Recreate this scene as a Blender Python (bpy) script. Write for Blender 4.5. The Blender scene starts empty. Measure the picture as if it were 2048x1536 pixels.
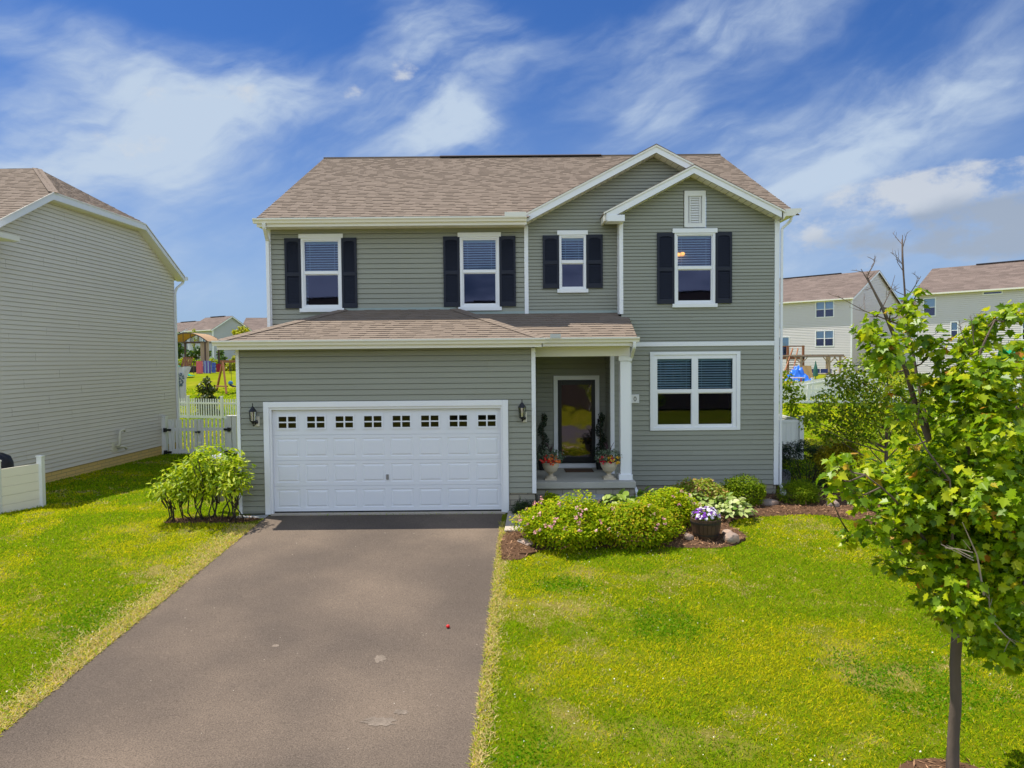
import bpy, bmesh, math, random
import numpy as np
from mathutils import Matrix, Vector
random.seed(7)
RNG = np.random.default_rng(11)
C = bpy.context.scene.collection
SC = bpy.context.scene

# ------------------------------------------------------------------ camera
F, PITCH, ROLL, HC = 1420.0, math.radians(2.1), -0.009, 3.16
_fw = Vector((0, math.cos(PITCH), -math.sin(PITCH)))
_up0 = Vector((0, math.sin(PITCH), math.cos(PITCH)))
_rt0 = Vector((1, 0, 0))
_rt = _rt0 * math.cos(ROLL) + _up0 * math.sin(ROLL)
_up = _up0 * math.cos(ROLL) - _rt0 * math.sin(ROLL)
CAM = Vector((0, 0, HC))
cd = bpy.data.cameras.new('camera'); cam = bpy.data.objects.new('camera', cd); C.objects.link(cam)
m = Matrix.Identity(4)
for i in range(3):
    m[i][0] = _rt[i]; m[i][1] = _up[i]; m[i][2] = -_fw[i]; m[i][3] = CAM[i]
cam.matrix_world = m
cd.sensor_width = 36; cd.lens = 36 * F / 2048; cd.clip_end = 2000; cd.clip_start = .05
SC.camera = cam

def at(px, py, Y):
    """a point of the place at distance Y, from where the 2048x1536 photograph shows it"""
    d = _fw + _rt * ((px - 1024) / F) - _up * ((py - 768) / F)
    return CAM + d * (Y / d.y)

# ------------------------------------------------------------------ exposure
SC.view_settings.view_transform = 'Standard'
SC.view_settings.look = 'None'
SC.view_settings.exposure = 0.50
SC.view_settings.gamma = 1.0
SC.view_settings.use_curve_mapping = False
SC.render.engine = 'CYCLES'
SC.cycles.max_bounces = 6
SC.cycles.diffuse_bounces = 3
SC.cycles.transparent_max_bounces = 16

# ------------------------------------------------------------------ sun
SUN = Vector((-.36, .14, 1)).normalized()
sd = bpy.data.lights.new('sun', 'SUN'); sd.energy = 5.0; sd.angle = math.radians(.5); sd.color = (1, .95, .86)
so = bpy.data.objects.new('sun', sd); C.objects.link(so)
so.rotation_euler = SUN.to_track_quat('Z', 'Y').to_euler()

# ------------------------------------------------------------------ sky
w = bpy.data.worlds.new('World'); SC.world = w; w.use_nodes = True
w.cycles.sampling_method = 'MANUAL'; w.cycles.sample_map_resolution = 512
wt = w.node_tree; wt.nodes.clear()
def wn(t, **k):
    n = wt.nodes.new(t)
    for a, b in k.items(): setattr(n, a, b)
    return n
def wm(op, a, b=None, c=None):
    n = wn('ShaderNodeMath', operation=op)
    for i, v in enumerate((a, b, c)):
        if v is None: continue
        if isinstance(v, (int, float)): n.inputs[i].default_value = v
        else: wt.links.new(v, n.inputs[i])
    return n.outputs[0]
def wstep(v, a, b):
    n = wn('ShaderNodeMapRange', interpolation_type='SMOOTHSTEP')
    wt.links.new(v, n.inputs[0]); n.inputs[1].default_value = a; n.inputs[2].default_value = b
    return n.outputs[0]
def wmix(f, a, b):
    n = wn('ShaderNodeMix', data_type='RGBA')
    for s, v in ((n.inputs[0], f), (n.inputs[6], a), (n.inputs[7], b)):
        if isinstance(v, (tuple, float)): s.default_value = v if isinstance(v, float) else (*v, 1)
        else: wt.links.new(v, s)
    return n.outputs[2]
def wnoise(vec, scale, detail, rough=.55, dist=0.):
    n = wn('ShaderNodeTexNoise'); wt.links.new(vec, n.inputs['Vector'])
    n.inputs['Scale'].default_value = scale; n.inputs['Detail'].default_value = detail
    n.inputs['Roughness'].default_value = rough; n.inputs['Distortion'].default_value = dist
    return n.outputs[0]
def wcomb(x, y, z=0.):
    n = wn('ShaderNodeCombineXYZ')
    for i, v in enumerate((x, y, z)):
        if isinstance(v, (int, float)): n.inputs[i].default_value = v
        else: wt.links.new(v, n.inputs[i])
    return n.outputs[0]
sky = wn('ShaderNodeTexSky', sky_type='NISHITA', sun_disc=False)
sky.sun_elevation = math.asin(SUN.z); sky.sun_rotation = math.atan2(SUN.x, SUN.y)
sky.air_density = 1.0; sky.dust_density = .6; sky.ozone_density = 2.0
tc = wn('ShaderNodeTexCoord'); sp = wn('ShaderNodeSeparateXYZ')
wt.links.new(tc.outputs['Generated'], sp.inputs[0])
dx, dy, dz = sp.outputs
A = wm('ARCTAN2', dx, dy); Ev = wm('ARCSINE', dz)
AE = wcomb(A, wm('MULTIPLY', Ev, 1.6))
w1 = wnoise(AE, 3.0, 4, .5); w2 = wnoise(wcomb(wm('ADD', A, 7.3), wm('MULTIPLY', Ev, 1.6)), 3.0, 4, .5)
Aw = wm('ADD', A, wm('MULTIPLY', wm('SUBTRACT', w1, .5), .20))
Ew = wm('ADD', Ev, wm('MULTIPLY', wm('SUBTRACT', w2, .5), .12))
def skydir(px, py):
    d = (_fw + _rt * ((px - 1024) / F) - _up * ((py - 768) / F)).normalized()
    return math.atan2(d.x, d.y), math.asin(d.z)
def blob(px, py, rx, ry, ang, wgt, a=None, e=None):
    a0, e0 = skydir(px, py)
    a = a or Aw; e = e or Ew
    X = wm('SUBTRACT', a, a0); Y = wm('SUBTRACT', e, e0)
    ca, sa = math.cos(math.radians(ang)), math.sin(math.radians(ang))
    u = wm('ADD', wm('MULTIPLY', X, ca / (rx / F)), wm('MULTIPLY', Y, sa / (rx / F)))
    v = wm('ADD', wm('MULTIPLY', X, -sa / (ry / F)), wm('MULTIPLY', Y, ca / (ry / F)))
    q = wm('ADD', wm('MULTIPLY', u, u), wm('MULTIPLY', v, v))
    return wm('MULTIPLY', wm('EXPONENT', wm('MULTIPLY', q, -1.)), wgt)
def summed(bl, **k):
    s = None
    for b in bl:
        o = blob(*b, **k); s = o if s is None else wm('ADD', s, o)
    return s
# thin high cloud: where it lies, broken by streaky noise
cirrus = summed([(380, 200, 300, 90, 8, 1.0), (200, 290, 230, 60, 22, .75), (900, 170, 120, 190, -10, .85),
                 (900, 290, 170, 55, 0, .7), (500, 390, 260, 95, 5, .65), (1420, 50, 300, 80, 8, .9),
                 (1340, 260, 170, 80, -12, .7), (1830, 210, 330, 110, 22, .75), (1600, 330, 260, 110, 25, .55),
                 (50, 50, 170, 60, -10, .5), (770, 30, 90, 60, 30, .5), (1700, 520, 420, 90, 5, .55),
                 (420, 560, 260, 90, 0, .5), (1010, 60, 120, 30, -25, .3), (30, 330, 200, 50, 10, .45)])
ca_, sa_ = math.cos(.45), math.sin(.45)
st = wcomb(wm('ADD', wm('MULTIPLY', Aw, ca_ * 2.0), wm('MULTIPLY', Ew, sa_ * 2.0)),
           wm('ADD', wm('MULTIPLY', Aw, -sa_ * 6.5), wm('MULTIPLY', Ew, ca_ * 6.5)), .3)
fb = wnoise(st, 2.4, 7, .55, .0)
fb2 = wnoise(wcomb(wm('MULTIPLY', Aw, 2.), wm('MULTIPLY', Ew, 5.), 7.), 4., 6, .6)
cir = wstep(wm('MULTIPLY', wm('MULTIPLY', cirrus, wm('ADD', wm('MULTIPLY', fb2, 1.5), .22)), wm('ADD', wm('MULTIPLY', fb, 2.7), -.60)), .07, 1.3)
# small heaped clouds with grey undersides
A2 = wm('ADD', A, wm('MULTIPLY', wm('SUBTRACT', w1, .5), .10)); E2 = wm('ADD', Ev, wm('MULTIPLY', wm('SUBTRACT', w2, .5), .07))
cub = summed([(1900, 410, 210, 60, 8, 1.1), (2010, 395, 130, 70, 0, 1.1), (1820, 372, 85, 36, 0, .9), (1690, 396, 58, 24, 6, .85), (1702, 436, 52, 22, 8, .85),
              (1800, 445, 120, 40, 0, .8), (2080, 450, 160, 60, 0, .8), (700, 190, 60, 26, 20, .8), (790, 165, 44, 24, 0, .8), (722, 95, 46, 26, 22, .65), (350, 196, 95, 26, -4, .7), (480, 195, 60, 30, 0, .6), (170, 265, 50, 26, 0, .5), (300, 272, 80, 22, 5, .5)], a=A2, e=E2)
cn = wnoise(AE, 9, 9, .62)
cu = wstep(wm('ADD', wm('MULTIPLY', wm('MINIMUM', cub, 1.), .85), wm('MULTIPLY', wm('SUBTRACT', cn, .5), 2.9)), .46, 1.0)
under = summed([(1930, 448, 200, 40, 6, 1.), (2090, 470, 160, 40, 0, .9), (1790, 462, 90, 24, 0, .6)], a=A2, e=E2)
greyf = wm('MULTIPLY', wstep(wm('ADD', under, wm('MULTIPLY', wm('SUBTRACT', cn, .5), .7)), .12, .75), .78)
# broken bright cloud behind the camera, unseen, added as fill light for the facade
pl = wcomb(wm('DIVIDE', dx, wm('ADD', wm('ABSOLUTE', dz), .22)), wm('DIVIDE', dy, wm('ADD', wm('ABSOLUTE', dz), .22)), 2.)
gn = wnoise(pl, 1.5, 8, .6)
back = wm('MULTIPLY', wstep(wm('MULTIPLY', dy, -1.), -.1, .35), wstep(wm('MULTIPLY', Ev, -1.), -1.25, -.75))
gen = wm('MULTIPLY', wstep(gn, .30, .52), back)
tint = wn('ShaderNodeMix', data_type='RGBA', blend_type='MULTIPLY'); tint.inputs[0].default_value = 1.
wt.links.new(sky.outputs[0], tint.inputs[6]); tint.inputs[7].default_value = (.23, .44, .78, 1)
base = tint.outputs[2]
haze = wm('MULTIPLY', wstep(wm('MULTIPLY', Ev, -1.), -.40, .02), .72)
col = wmix(haze, base, (3.0, 3.9, 5.3))
CIR, CUW, CUG = (3.7, 4.5, 5.6), (4.5, 4.8, 5.2), (2.0, 2.5, 3.3)
col = wmix(wm('MULTIPLY', cir, 1.0), col, CIR)
col = wmix(wm('MULTIPLY', cu, .85), col, wmix(greyf, CUW, CUG))
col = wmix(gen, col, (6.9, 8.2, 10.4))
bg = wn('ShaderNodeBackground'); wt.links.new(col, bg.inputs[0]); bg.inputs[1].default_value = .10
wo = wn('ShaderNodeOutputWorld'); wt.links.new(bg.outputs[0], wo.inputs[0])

# ------------------------------------------------------------------ materials
MATS = {}
def mat(name, col, rough=.6, var=.0, scale=3., bump=0., bscale=60., spec=.4, island=0., metal=0., trans=0., stretch=None, col2=None, c2scale=1., c2lo=.45, c2hi=.6, grain=None):
    """principled material: base colour, slow blotches (var), optional second colour in patches, per-island spread, fine bump"""
    if name in MATS: return MATS[name]
    M = bpy.data.materials.new(name); M.use_nodes = True; MATS[name] = M
    t = M.node_tree; N = t.nodes; L = t.links; b = N['Principled BSDF']
    b.inputs['Roughness'].default_value = rough; b.inputs['Metallic'].default_value = metal
    b.inputs['Specular IOR Level'].default_value = spec
    g = N.new('ShaderNodeTexCoord'); vec = g.outputs['Object']
    if stretch:
        mp = N.new('ShaderNodeMapping'); mp.inputs['Scale'].default_value = stretch; L.new(vec, mp.inputs[0]); vec = mp.outputs[0]
    def nz(s, d=5):
        n = N.new('ShaderNodeTexNoise'); n.inputs['Scale'].default_value = s; n.inputs['Detail'].default_value = d; L.new(vec, n.inputs['Vector']); return n.outputs[0]
    c = N.new('ShaderNodeRGB'); c.outputs[0].default_value = (*col, 1); out = c.outputs[0]
    if col2:
        r = N.new('ShaderNodeMapRange'); r.inputs[1].default_value = c2lo; r.inputs[2].default_value = c2hi; L.new(nz(c2scale), r.inputs[0])
        x = N.new('ShaderNodeMix'); x.data_type = 'RGBA'; L.new(r.outputs[0], x.inputs[0]); L.new(out, x.inputs[6]); x.inputs[7].default_value = (*col2, 1); out = x.outputs[2]
    def scaleby(val, lo, hi, out):
        r = N.new('ShaderNodeMapRange'); r.inputs[3].default_value = lo; r.inputs[4].default_value = hi; L.new(val, r.inputs[0])
        h = N.new('ShaderNodeHueSaturation'); L.new(r.outputs[0], h.inputs['Value']); L.new(out, h.inputs['Color']); return h.outputs[0]
    if grain: out = scaleby(nz(grain[0], 2), 1 - grain[1], 1 + grain[1], out)
    if var: out = scaleby(nz(scale), 1 - var * 1.6, 1 + var * 1.6, out)
    if island:
        gi = N.new('ShaderNodeNewGeometry'); out = scaleby(gi.outputs['Random Per Island'], 1 - island, 1 + island, out)
    L.new(out, b.inputs['Base Color'])
    if bump:
        bp = N.new('ShaderNodeBump'); bp.inputs['Strength'].default_value = bump; bp.inputs['Distance'].default_value = .01
        L.new(nz(bscale, 6), bp.inputs['Height']); L.new(bp.outputs[0], b.inputs['Normal'])
    if trans:
        tr = N.new('ShaderNodeBsdfTranslucent'); L.new(out, tr.inputs[0]); x = N.new('ShaderNodeMixShader'); x.inputs[0].default_value = trans
        L.new(b.outputs[0], x.inputs[1]); L.new(tr.outputs[0], x.inputs[2]); L.new(x.outputs[0], N['Material Output'].inputs[0])
    return M
def leafmat(name, stops, trans=.35, rough=.45):
    """leaf material: each leaf takes its own colour from a ramp of (position, colour)"""
    if name in MATS: return MATS[name]
    M = bpy.data.materials.new(name); M.use_nodes = True; MATS[name] = M
    t = M.node_tree; N = t.nodes; L = t.links; b = N['Principled BSDF']
    b.inputs['Roughness'].default_value = rough; b.inputs['Specular IOR Level'].default_value = .35 if rough < .6 else .08
    g = N.new('ShaderNodeNewGeometry'); r = N.new('ShaderNodeValToRGB'); L.new(g.outputs['Random Per Island'], r.inputs[0])
    e = r.color_ramp.elements
    for i, (p, c) in enumerate(stops):
        k = e[i] if i < 2 else e.new(p)
        k.position = p; k.color = (*c, 1)
    L.new(r.outputs[0], b.inputs['Base Color'])
    tr = N.new('ShaderNodeBsdfTranslucent'); L.new(r.outputs[0], tr.inputs[0]); x = N.new('ShaderNodeMixShader'); x.inputs[0].default_value = trans
    L.new(b.outputs[0], x.inputs[1]); L.new(tr.outputs[0], x.inputs[2]); L.new(x.outputs[0], N['Material Output'].inputs[0])
    return M
def glassmat(name, refl, rough=.02, tint=(.75, .85, .82), wav=.0, wscale=2., gcol=(1, 1, 1)):
    if name in MATS: return MATS[name]
    M = bpy.data.materials.new(name); M.use_nodes = True; MATS[name] = M
    t = M.node_tree; N = t.nodes; L = t.links; N.remove(N['Principled BSDF'])
    a = N.new('ShaderNodeBsdfTransparent'); a.inputs[0].default_value = (*tint, 1)
    g = N.new('ShaderNodeBsdfGlossy'); g.inputs['Roughness'].default_value = rough; g.inputs[0].default_value = (*gcol, 1)
    f = N.new('ShaderNodeFresnel'); f.inputs[0].default_value = 1.5
    r = N.new('ShaderNodeMapRange'); r.inputs[3].default_value = refl; r.inputs[4].default_value = 1.; L.new(f.outputs[0], r.inputs[0])
    x = N.new('ShaderNodeMixShader'); L.new(r.outputs[0], x.inputs[0]); L.new(a.outputs[0], x.inputs[1]); L.new(g.outputs[0], x.inputs[2])
    if wav:
        g2 = N.new('ShaderNodeTexCoord'); n = N.new('ShaderNodeTexNoise'); n.inputs['Scale'].default_value = wscale; n.inputs['Detail'].default_value = 1; L.new(g2.outputs['Object'], n.inputs['Vector'])
        bp = N.new('ShaderNodeBump'); bp.inputs['Strength'].default_value = 1.; bp.inputs['Distance'].default_value = wav; L.new(n.outputs[0], bp.inputs['Height']); L.new(bp.outputs[0], g.inputs['Normal'])
    L.new(x.outputs[0], N['Material Output'].inputs[0]); return M
def emitmat(name, col, s):
    M = bpy.data.materials.new(name); M.use_nodes = True; b = M.node_tree.nodes['Principled BSDF']
    b.inputs['Base Color'].default_value = (*col, 1); b.inputs['Emission Color'].default_value = (*col, 1); b.inputs['Emission Strength'].default_value = s
    return M

SIDING = mat('sage_lap_siding', (.282, .284, .226), .62, .03, .7, .06, 240, island=.035)
WHITE = mat('white_vinyl_trim', (.80, .80, .80), .45, .02, 1.2)
CREAM = mat('almond_aluminium', (.80, .76, .66), .4, .02, 1.)
SHUT = mat('navy_shutter_paint', (.009, .012, .024), .6, .1, 5)
SHING = mat('tan_shingle', (.208, .162, .125), .9, .03, .6, .5, 170, island=.045, spec=.15)
SHINGD = mat('brown_shingle_distant', (.165, .125, .105), .9, .12, .8, .3, 30, island=.15, spec=.15)
GDOOR = mat('white_steel_door', (.74, .75, .77), .42, .02, .9, .05, 300)
DARKM = mat('black_metal', (.012, .012, .014), .4, .1, 8)
ASPH = mat('sealed_asphalt', (.116, .091, .072), .9, .18, .5, .9, 120, spec=.1, grain=(75, .85), col2=(.155, .118, .088), c2scale=.5, c2lo=.4, c2hi=.68)
CONC = mat('broom_concrete', (.42, .36, .29), .85, .10, 1.5, .3, 120, spec=.2)
CONCG = mat('grey_concrete', (.33, .33, .33), .85, .10, 1.5, .3, 120, spec=.2)
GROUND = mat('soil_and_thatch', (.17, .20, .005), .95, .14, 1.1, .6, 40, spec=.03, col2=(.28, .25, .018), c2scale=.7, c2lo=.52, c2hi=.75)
MULCH = mat('brown_mulch', (.10, .055, .032), .95, .25, 9, 1., 30, spec=.05)
CHIP = mat('bark_chip', (.27, .155, .085), .95, .1, 5, island=.75, spec=.05)
DARKROOM = mat('dim_room_paint', (.05, .05, .052), .9, .1, 1)
BLIND = mat('white_blind_slat', (.80, .84, .85), .5, .03, 4)
GLASS = glassmat('window_glass', .05, .02, (.58, .74, .80), .0006, 1.6, (.52, .55, .85))
SDGLASS = glassmat('storm_door_glass', .13, .04, (.35, .36, .34), .003, 2.8, (.90, .74, .85))
PVC = mat('white_vinyl_fence', (.78, .77, .73), .45, .03, 1.4)
BARK = mat('maple_bark', (.14, .105, .082), .85, .18, 9, .6, 50, stretch=(1, 1, .25), spec=.1)
TWIG = mat('pale_dead_twig', (.33, .26, .21), .85, .15, 9)
STEMD = mat('dark_shrub_stem', (.045, .034, .026), .85, .2, 12)
ROCK = mat('pink_grey_fieldstone', (.38, .26, .19), .85, .25, 7, .6, 40, col2=(.24, .19, .16), c2scale=6)
def stonemat(name, c1, c2, mortar, sx, sy):
    M = bpy.data.materials.new(name); M.use_nodes = True; t = M.node_tree; N = t.nodes; L = t.links; b = N['Principled BSDF']
    b.inputs['Roughness'].default_value = .9
    g = N.new('ShaderNodeTexCoord'); s = N.new('ShaderNodeSeparateXYZ'); L.new(g.outputs['Object'], s.inputs[0])
    a = N.new('ShaderNodeMath'); a.operation = 'ADD'; L.new(s.outputs[0], a.inputs[0]); L.new(s.outputs[1], a.inputs[1])
    cb = N.new('ShaderNodeCombineXYZ'); L.new(a.outputs[0], cb.inputs[0]); L.new(s.outputs[2], cb.inputs[1])
    k = N.new('ShaderNodeTexBrick'); L.new(cb.outputs[0], k.inputs[0]); k.inputs['Scale'].default_value = 1
    k.inputs['Brick Width'].default_value = sx; k.inputs['Row Height'].default_value = sy; k.inputs['Mortar Size'].default_value = .008
    k.inputs['Color1'].default_value = (*c1, 1); k.inputs['Color2'].default_value = (*c2, 1); k.inputs['Mortar'].default_value = (*mortar, 1)
    L.new(k.outputs[0], b.inputs['Base Color']); bp = N.new('ShaderNodeBump'); bp.inputs['Strength'].default_value = .6; bp.inputs['Distance'].default_value = .015; bp.invert = True
    L.new(k.outputs[1], bp.inputs['Height']); L.new(bp.outputs[0], b.inputs['Normal']); return M
STONE = stonemat('cast_stone_foundation', (.36, .32, .24), (.27, .25, .20), (.16, .14, .11), .36, .11)
STONEY = stonemat('tan_block_foundation', (.72, .50, .17), (.62, .45, .17), (.42, .31, .13), .40, .10)

# ------------------------------------------------------------------ mesh helpers
def rootloc(o):
    while o.parent: o = o.parent
    return o.location
class MB:
    def __init__(s): s.v = []; s.f = []; s.m = []
    def poly(s, pts, mi=0):
        i = len(s.v); s.v += [tuple(p) for p in pts]; s.f.append(tuple(range(i, i + len(pts)))); s.m.append(mi)
    def box(s, x0, x1, y0, y1, z0, z1, mi=0):
        i = len(s.v); s.v += [(x, y, z) for z in (z0, z1) for y in (y0, y1) for x in (x0, x1)]
        for f in ((0, 2, 3, 1), (4, 5, 7, 6), (0, 1, 5, 4), (2, 6, 7, 3), (0, 4, 6, 2), (1, 3, 7, 5)):
            s.f.append(tuple(i + k for k in f)); s.m.append(mi)
    def bar(s, a, b, wx, wz, mi=0, upv=(0, 0, 1)):
        """box beam from a to b; wx across, wz along the up vector"""
        a = Vector(a); b = Vector(b); d = (b - a).normalized(); u = Vector(upv)
        if abs(d.dot(u)) > .98: u = Vector((0, 1, 0))
        r = d.cross(u).normalized() * wx / 2; u = r.cross(d).normalized() * wz / 2
        i = len(s.v)
        for p in (a, b):
            for e in (-r - u, r - u, r + u, -r + u): s.v.append(tuple(p + e))
        for f in ((0, 3, 2, 1), (4, 5, 6, 7), (0, 1, 5, 4), (1, 2, 6, 5), (2, 3, 7, 6), (3, 0, 4, 7)):
            s.f.append(tuple(i + k for k in f)); s.m.append(mi)
    def prism(s, pts, vec, mi=0):
        """polygon pts swept by vec"""
        vec = Vector(vec); n = len(pts); a = [Vector(p) for p in pts]; b = [p + vec for p in a]
        s.poly(a[::-1], mi); s.poly(b, mi)
        for k in range(n): s.poly((a[k], a[(k + 1) % n], b[(k + 1) % n], b[k]), mi)
    def tube(s, pts, rad, n=6, mi=0):
        pts = [Vector(p) for p in pts]
        if isinstance(rad, (int, float)): rad = [rad] * len(pts)
        rings = []; prev = None
        for k, p in enumerate(pts):
            d = (pts[min(k + 1, len(pts) - 1)] - pts[max(k - 1, 0)]).normalized()
            u = prev if prev else (Vector((1, 0, 0)) if abs(d.x) < .8 else Vector((0, 1, 0)))
            r = (u - d * u.dot(d)).normalized(); prev = r; q = d.cross(r)
            i = len(s.v); rings.append(i)
            for j in range(n):
                t = 2 * math.pi * j / n; s.v.append(tuple(p + (r * math.cos(t) + q * math.sin(t)) * rad[k]))
        for k in range(len(pts) - 1):
            a, b = rings[k], rings[k + 1]
            for j in range(n): s.f.append((a + j, a + (j + 1) % n, b + (j + 1) % n, b + j)); s.m.append(mi)
        s.f.append(tuple(rings[0] + j for j in reversed(range(n)))); s.m.append(mi)
        s.f.append(tuple(rings[-1] + j for j in range(n))); s.m.append(mi)
    def lathe(s, prof, c, n=20, mi=0):
        c = Vector(c); i = len(s.v)
        for r, z in prof:
            for j in range(n):
                t = 2 * math.pi * j / n; s.v.append((c.x + r * math.cos(t), c.y + r * math.sin(t), c.z + z))
        for k in range(len(prof) - 1):
            for j in range(n): s.f.append((i + k * n + j, i + k * n + (j + 1) % n, i + (k + 1) * n + (j + 1) % n, i + (k + 1) * n + j)); s.m.append(mi)
        s.f.append(tuple(i + j for j in reversed(range(n)))); s.m.append(mi)
        e = i + (len(prof) - 1) * n; s.f.append(tuple(e + j for j in range(n))); s.m.append(mi)
    def build(s, name, mats, parent=None, smooth=False, bevel=0., local=False):
        if not isinstance(mats, (list, tuple)): mats = [mats]
        me = bpy.data.meshes.new(name); off = Vector((0, 0, 0)) if (parent is None or local) else rootloc(parent)
        me.from_pydata([(x - off.x, y - off.y, z - off.z) for x, y, z in s.v], [], s.f)
        for x in mats: me.materials.append(x)
        me.polygons.foreach_set('material_index', s.m)
        if smooth: me.polygons.foreach_set('use_smooth', [True] * len(s.f))
        me.update(); o = bpy.data.objects.new(name, me); C.objects.link(o)
        if parent: o.parent = parent
        if bevel:
            b = o.modifiers.new('bevel', 'BEVEL'); b.width = bevel; b.segments = 2; b.limit_method = 'ANGLE'
        return o
def npmesh(name, V, k, mats, parent=None, midx=None, faces=None, smooth=False):
    """mesh from arrays: V (n,3); faces (m,k), default consecutive"""
    off = rootloc(parent) if parent else Vector((0, 0, 0))
    V = V - np.array(off)[None]
    if faces is None: faces = np.arange(len(V)).reshape(-1, k)
    me = bpy.data.meshes.new(name); nf = len(faces)
    me.vertices.add(len(V)); me.vertices.foreach_set('co', V.astype(np.float32).ravel())
    me.loops.add(nf * k); me.loops.foreach_set('vertex_index', faces.astype(np.int32).ravel())
    me.polygons.add(nf); me.polygons.foreach_set('loop_start', np.arange(0, nf * k, k, dtype=np.int32))
    for x in (mats if isinstance(mats, (list, tuple)) else [mats]): me.materials.append(x)
    if midx is not None: me.polygons.foreach_set('material_index', midx.astype(np.int32))
    if smooth: me.polygons.foreach_set('use_smooth', np.ones(nf, bool))
    me.update(calc_edges=True); me.validate()
    o = bpy.data.objects.new(name, me); C.objects.link(o)
    if parent: o.parent = parent
    return o
def thing(name, label, cat, loc=(0, 0, 0), rz=0., group=None):
    o = bpy.data.objects.new(name, None); C.objects.link(o); o.location = loc; o.rotation_euler = (0, 0, rz); o.empty_display_size = .2
    o['label'] = label; o['category'] = cat
    if group: o['group'] = group
    return o
def tag(o, label, cat, group=None, kind=None):
    o['label'] = label; o['category'] = cat
    if group: o['group'] = group
    if kind: o['kind'] = kind
    return o
def struct(o): o['kind'] = 'structure'; return o
def copy_tree(o, parent=None):
    c = o.copy(); C.objects.link(c); c.parent = parent
    for ch in list(o.children): copy_tree(ch, c)
    return c

# ------------------------------------------------------------------ lap siding and shingles
def spans(poly, z):
    xs = []; n = len(poly)
    for i in range(n):
        (u0, z0), (u1, z1) = poly[i], poly[(i + 1) % n]
        if (z0 <= z) != (z1 <= z): xs.append(u0 + (u1 - u0) * (z - z0) / (z1 - z0))
    xs.sort(); return list(zip(xs[::2], xs[1::2]))
def siding(mb, poly, holes, o, U, N, e=.1143, z0=None, lap=.017, slot=.011):
    """lap siding on a vertical wall: poly of (u,z); o origin, U along, N outward"""
    o = Vector(o); U = Vector(U); N = Vector(N); zs = [p[1] for p in poly]; zmin, zmax = min(zs), max(zs)
    if z0 is None: z0 = zmin
    slot = min(slot, e * .11)
    br = set(zs) | {h[2] for h in holes} | {h[3] for h in holes}
    k = math.floor((zmin - z0) / e)
    while z0 + k * e < zmax + e: br.add(z0 + k * e); br.add(z0 + k * e - slot); k += 1
    br = sorted(b for b in br if zmin - 1e-6 <= b <= zmax + 1e-6)
    P = lambda u, z, d: o + U * u + Vector((0, 0, z)) + N * d
    for a, b in zip(br, br[1:]):
        if b - a < 1e-4: continue
        kz = z0 + math.floor(((a + b) / 2 - z0) / e) * e
        da = lap * (1 - (a - kz) / e); db = lap * (1 - (b - kz) / e)
        if a > kz + e - slot - 1e-4: da = db = -.02
        lo, hi = spans(poly, a + 1e-5), spans(poly, b - 1e-5)
        for (l0, l1), (h0, h1) in zip(lo, hi):
            segs = [(l0, l1, h0, h1)]
            for (x0, x1, y0, y1) in holes:
                if y0 < b - 1e-5 and y1 > a + 1e-5:
                    ns = []
                    for (p0, p1, q0, q1) in segs:
                        if x1 <= min(p0, q0) or x0 >= max(p1, q1): ns.append((p0, p1, q0, q1)); continue
                        if x0 > min(p0, q0): ns.append((p0, x0, q0, x0))
                        if x1 < max(p1, q1): ns.append((x1, p1, x1, q1))
                    segs = ns
            if e < .14:                                     # panels are about 3.7 m long: their ends lap over one another
                ns = []
                for (p0, p1, q0, q1) in segs:
                    row = math.floor((kz - z0) / e / 2 + .01); cut = (row * 1.37) % 3.66 + math.floor(p0 / 3.66) * 3.66; u0, w0 = p0, q0
                    while cut < min(p1, q1) - .3:
                        if cut > max(u0, w0) + .3: ns.append((u0, cut, w0, cut)); u0 = w0 = cut
                        cut += 3.66
                    ns.append((u0, p1, w0, q1))
                segs = ns
            for si, (p0, p1, q0, q1) in enumerate(segs):
                x_ = .0022 if (si % 2 and da >= 0) else 0.
                mb.poly((P(p0, a, da + x_), P(p1, a, da + x_), P(q1, b, db + x_), P(q0, b, db + x_)))
                if abs(a - kz) < 1e-4: mb.poly((P(p0, a, -.02), P(p1, a, -.02), P(p1, a, da + x_), P(p0, a, da + x_)))
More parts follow.
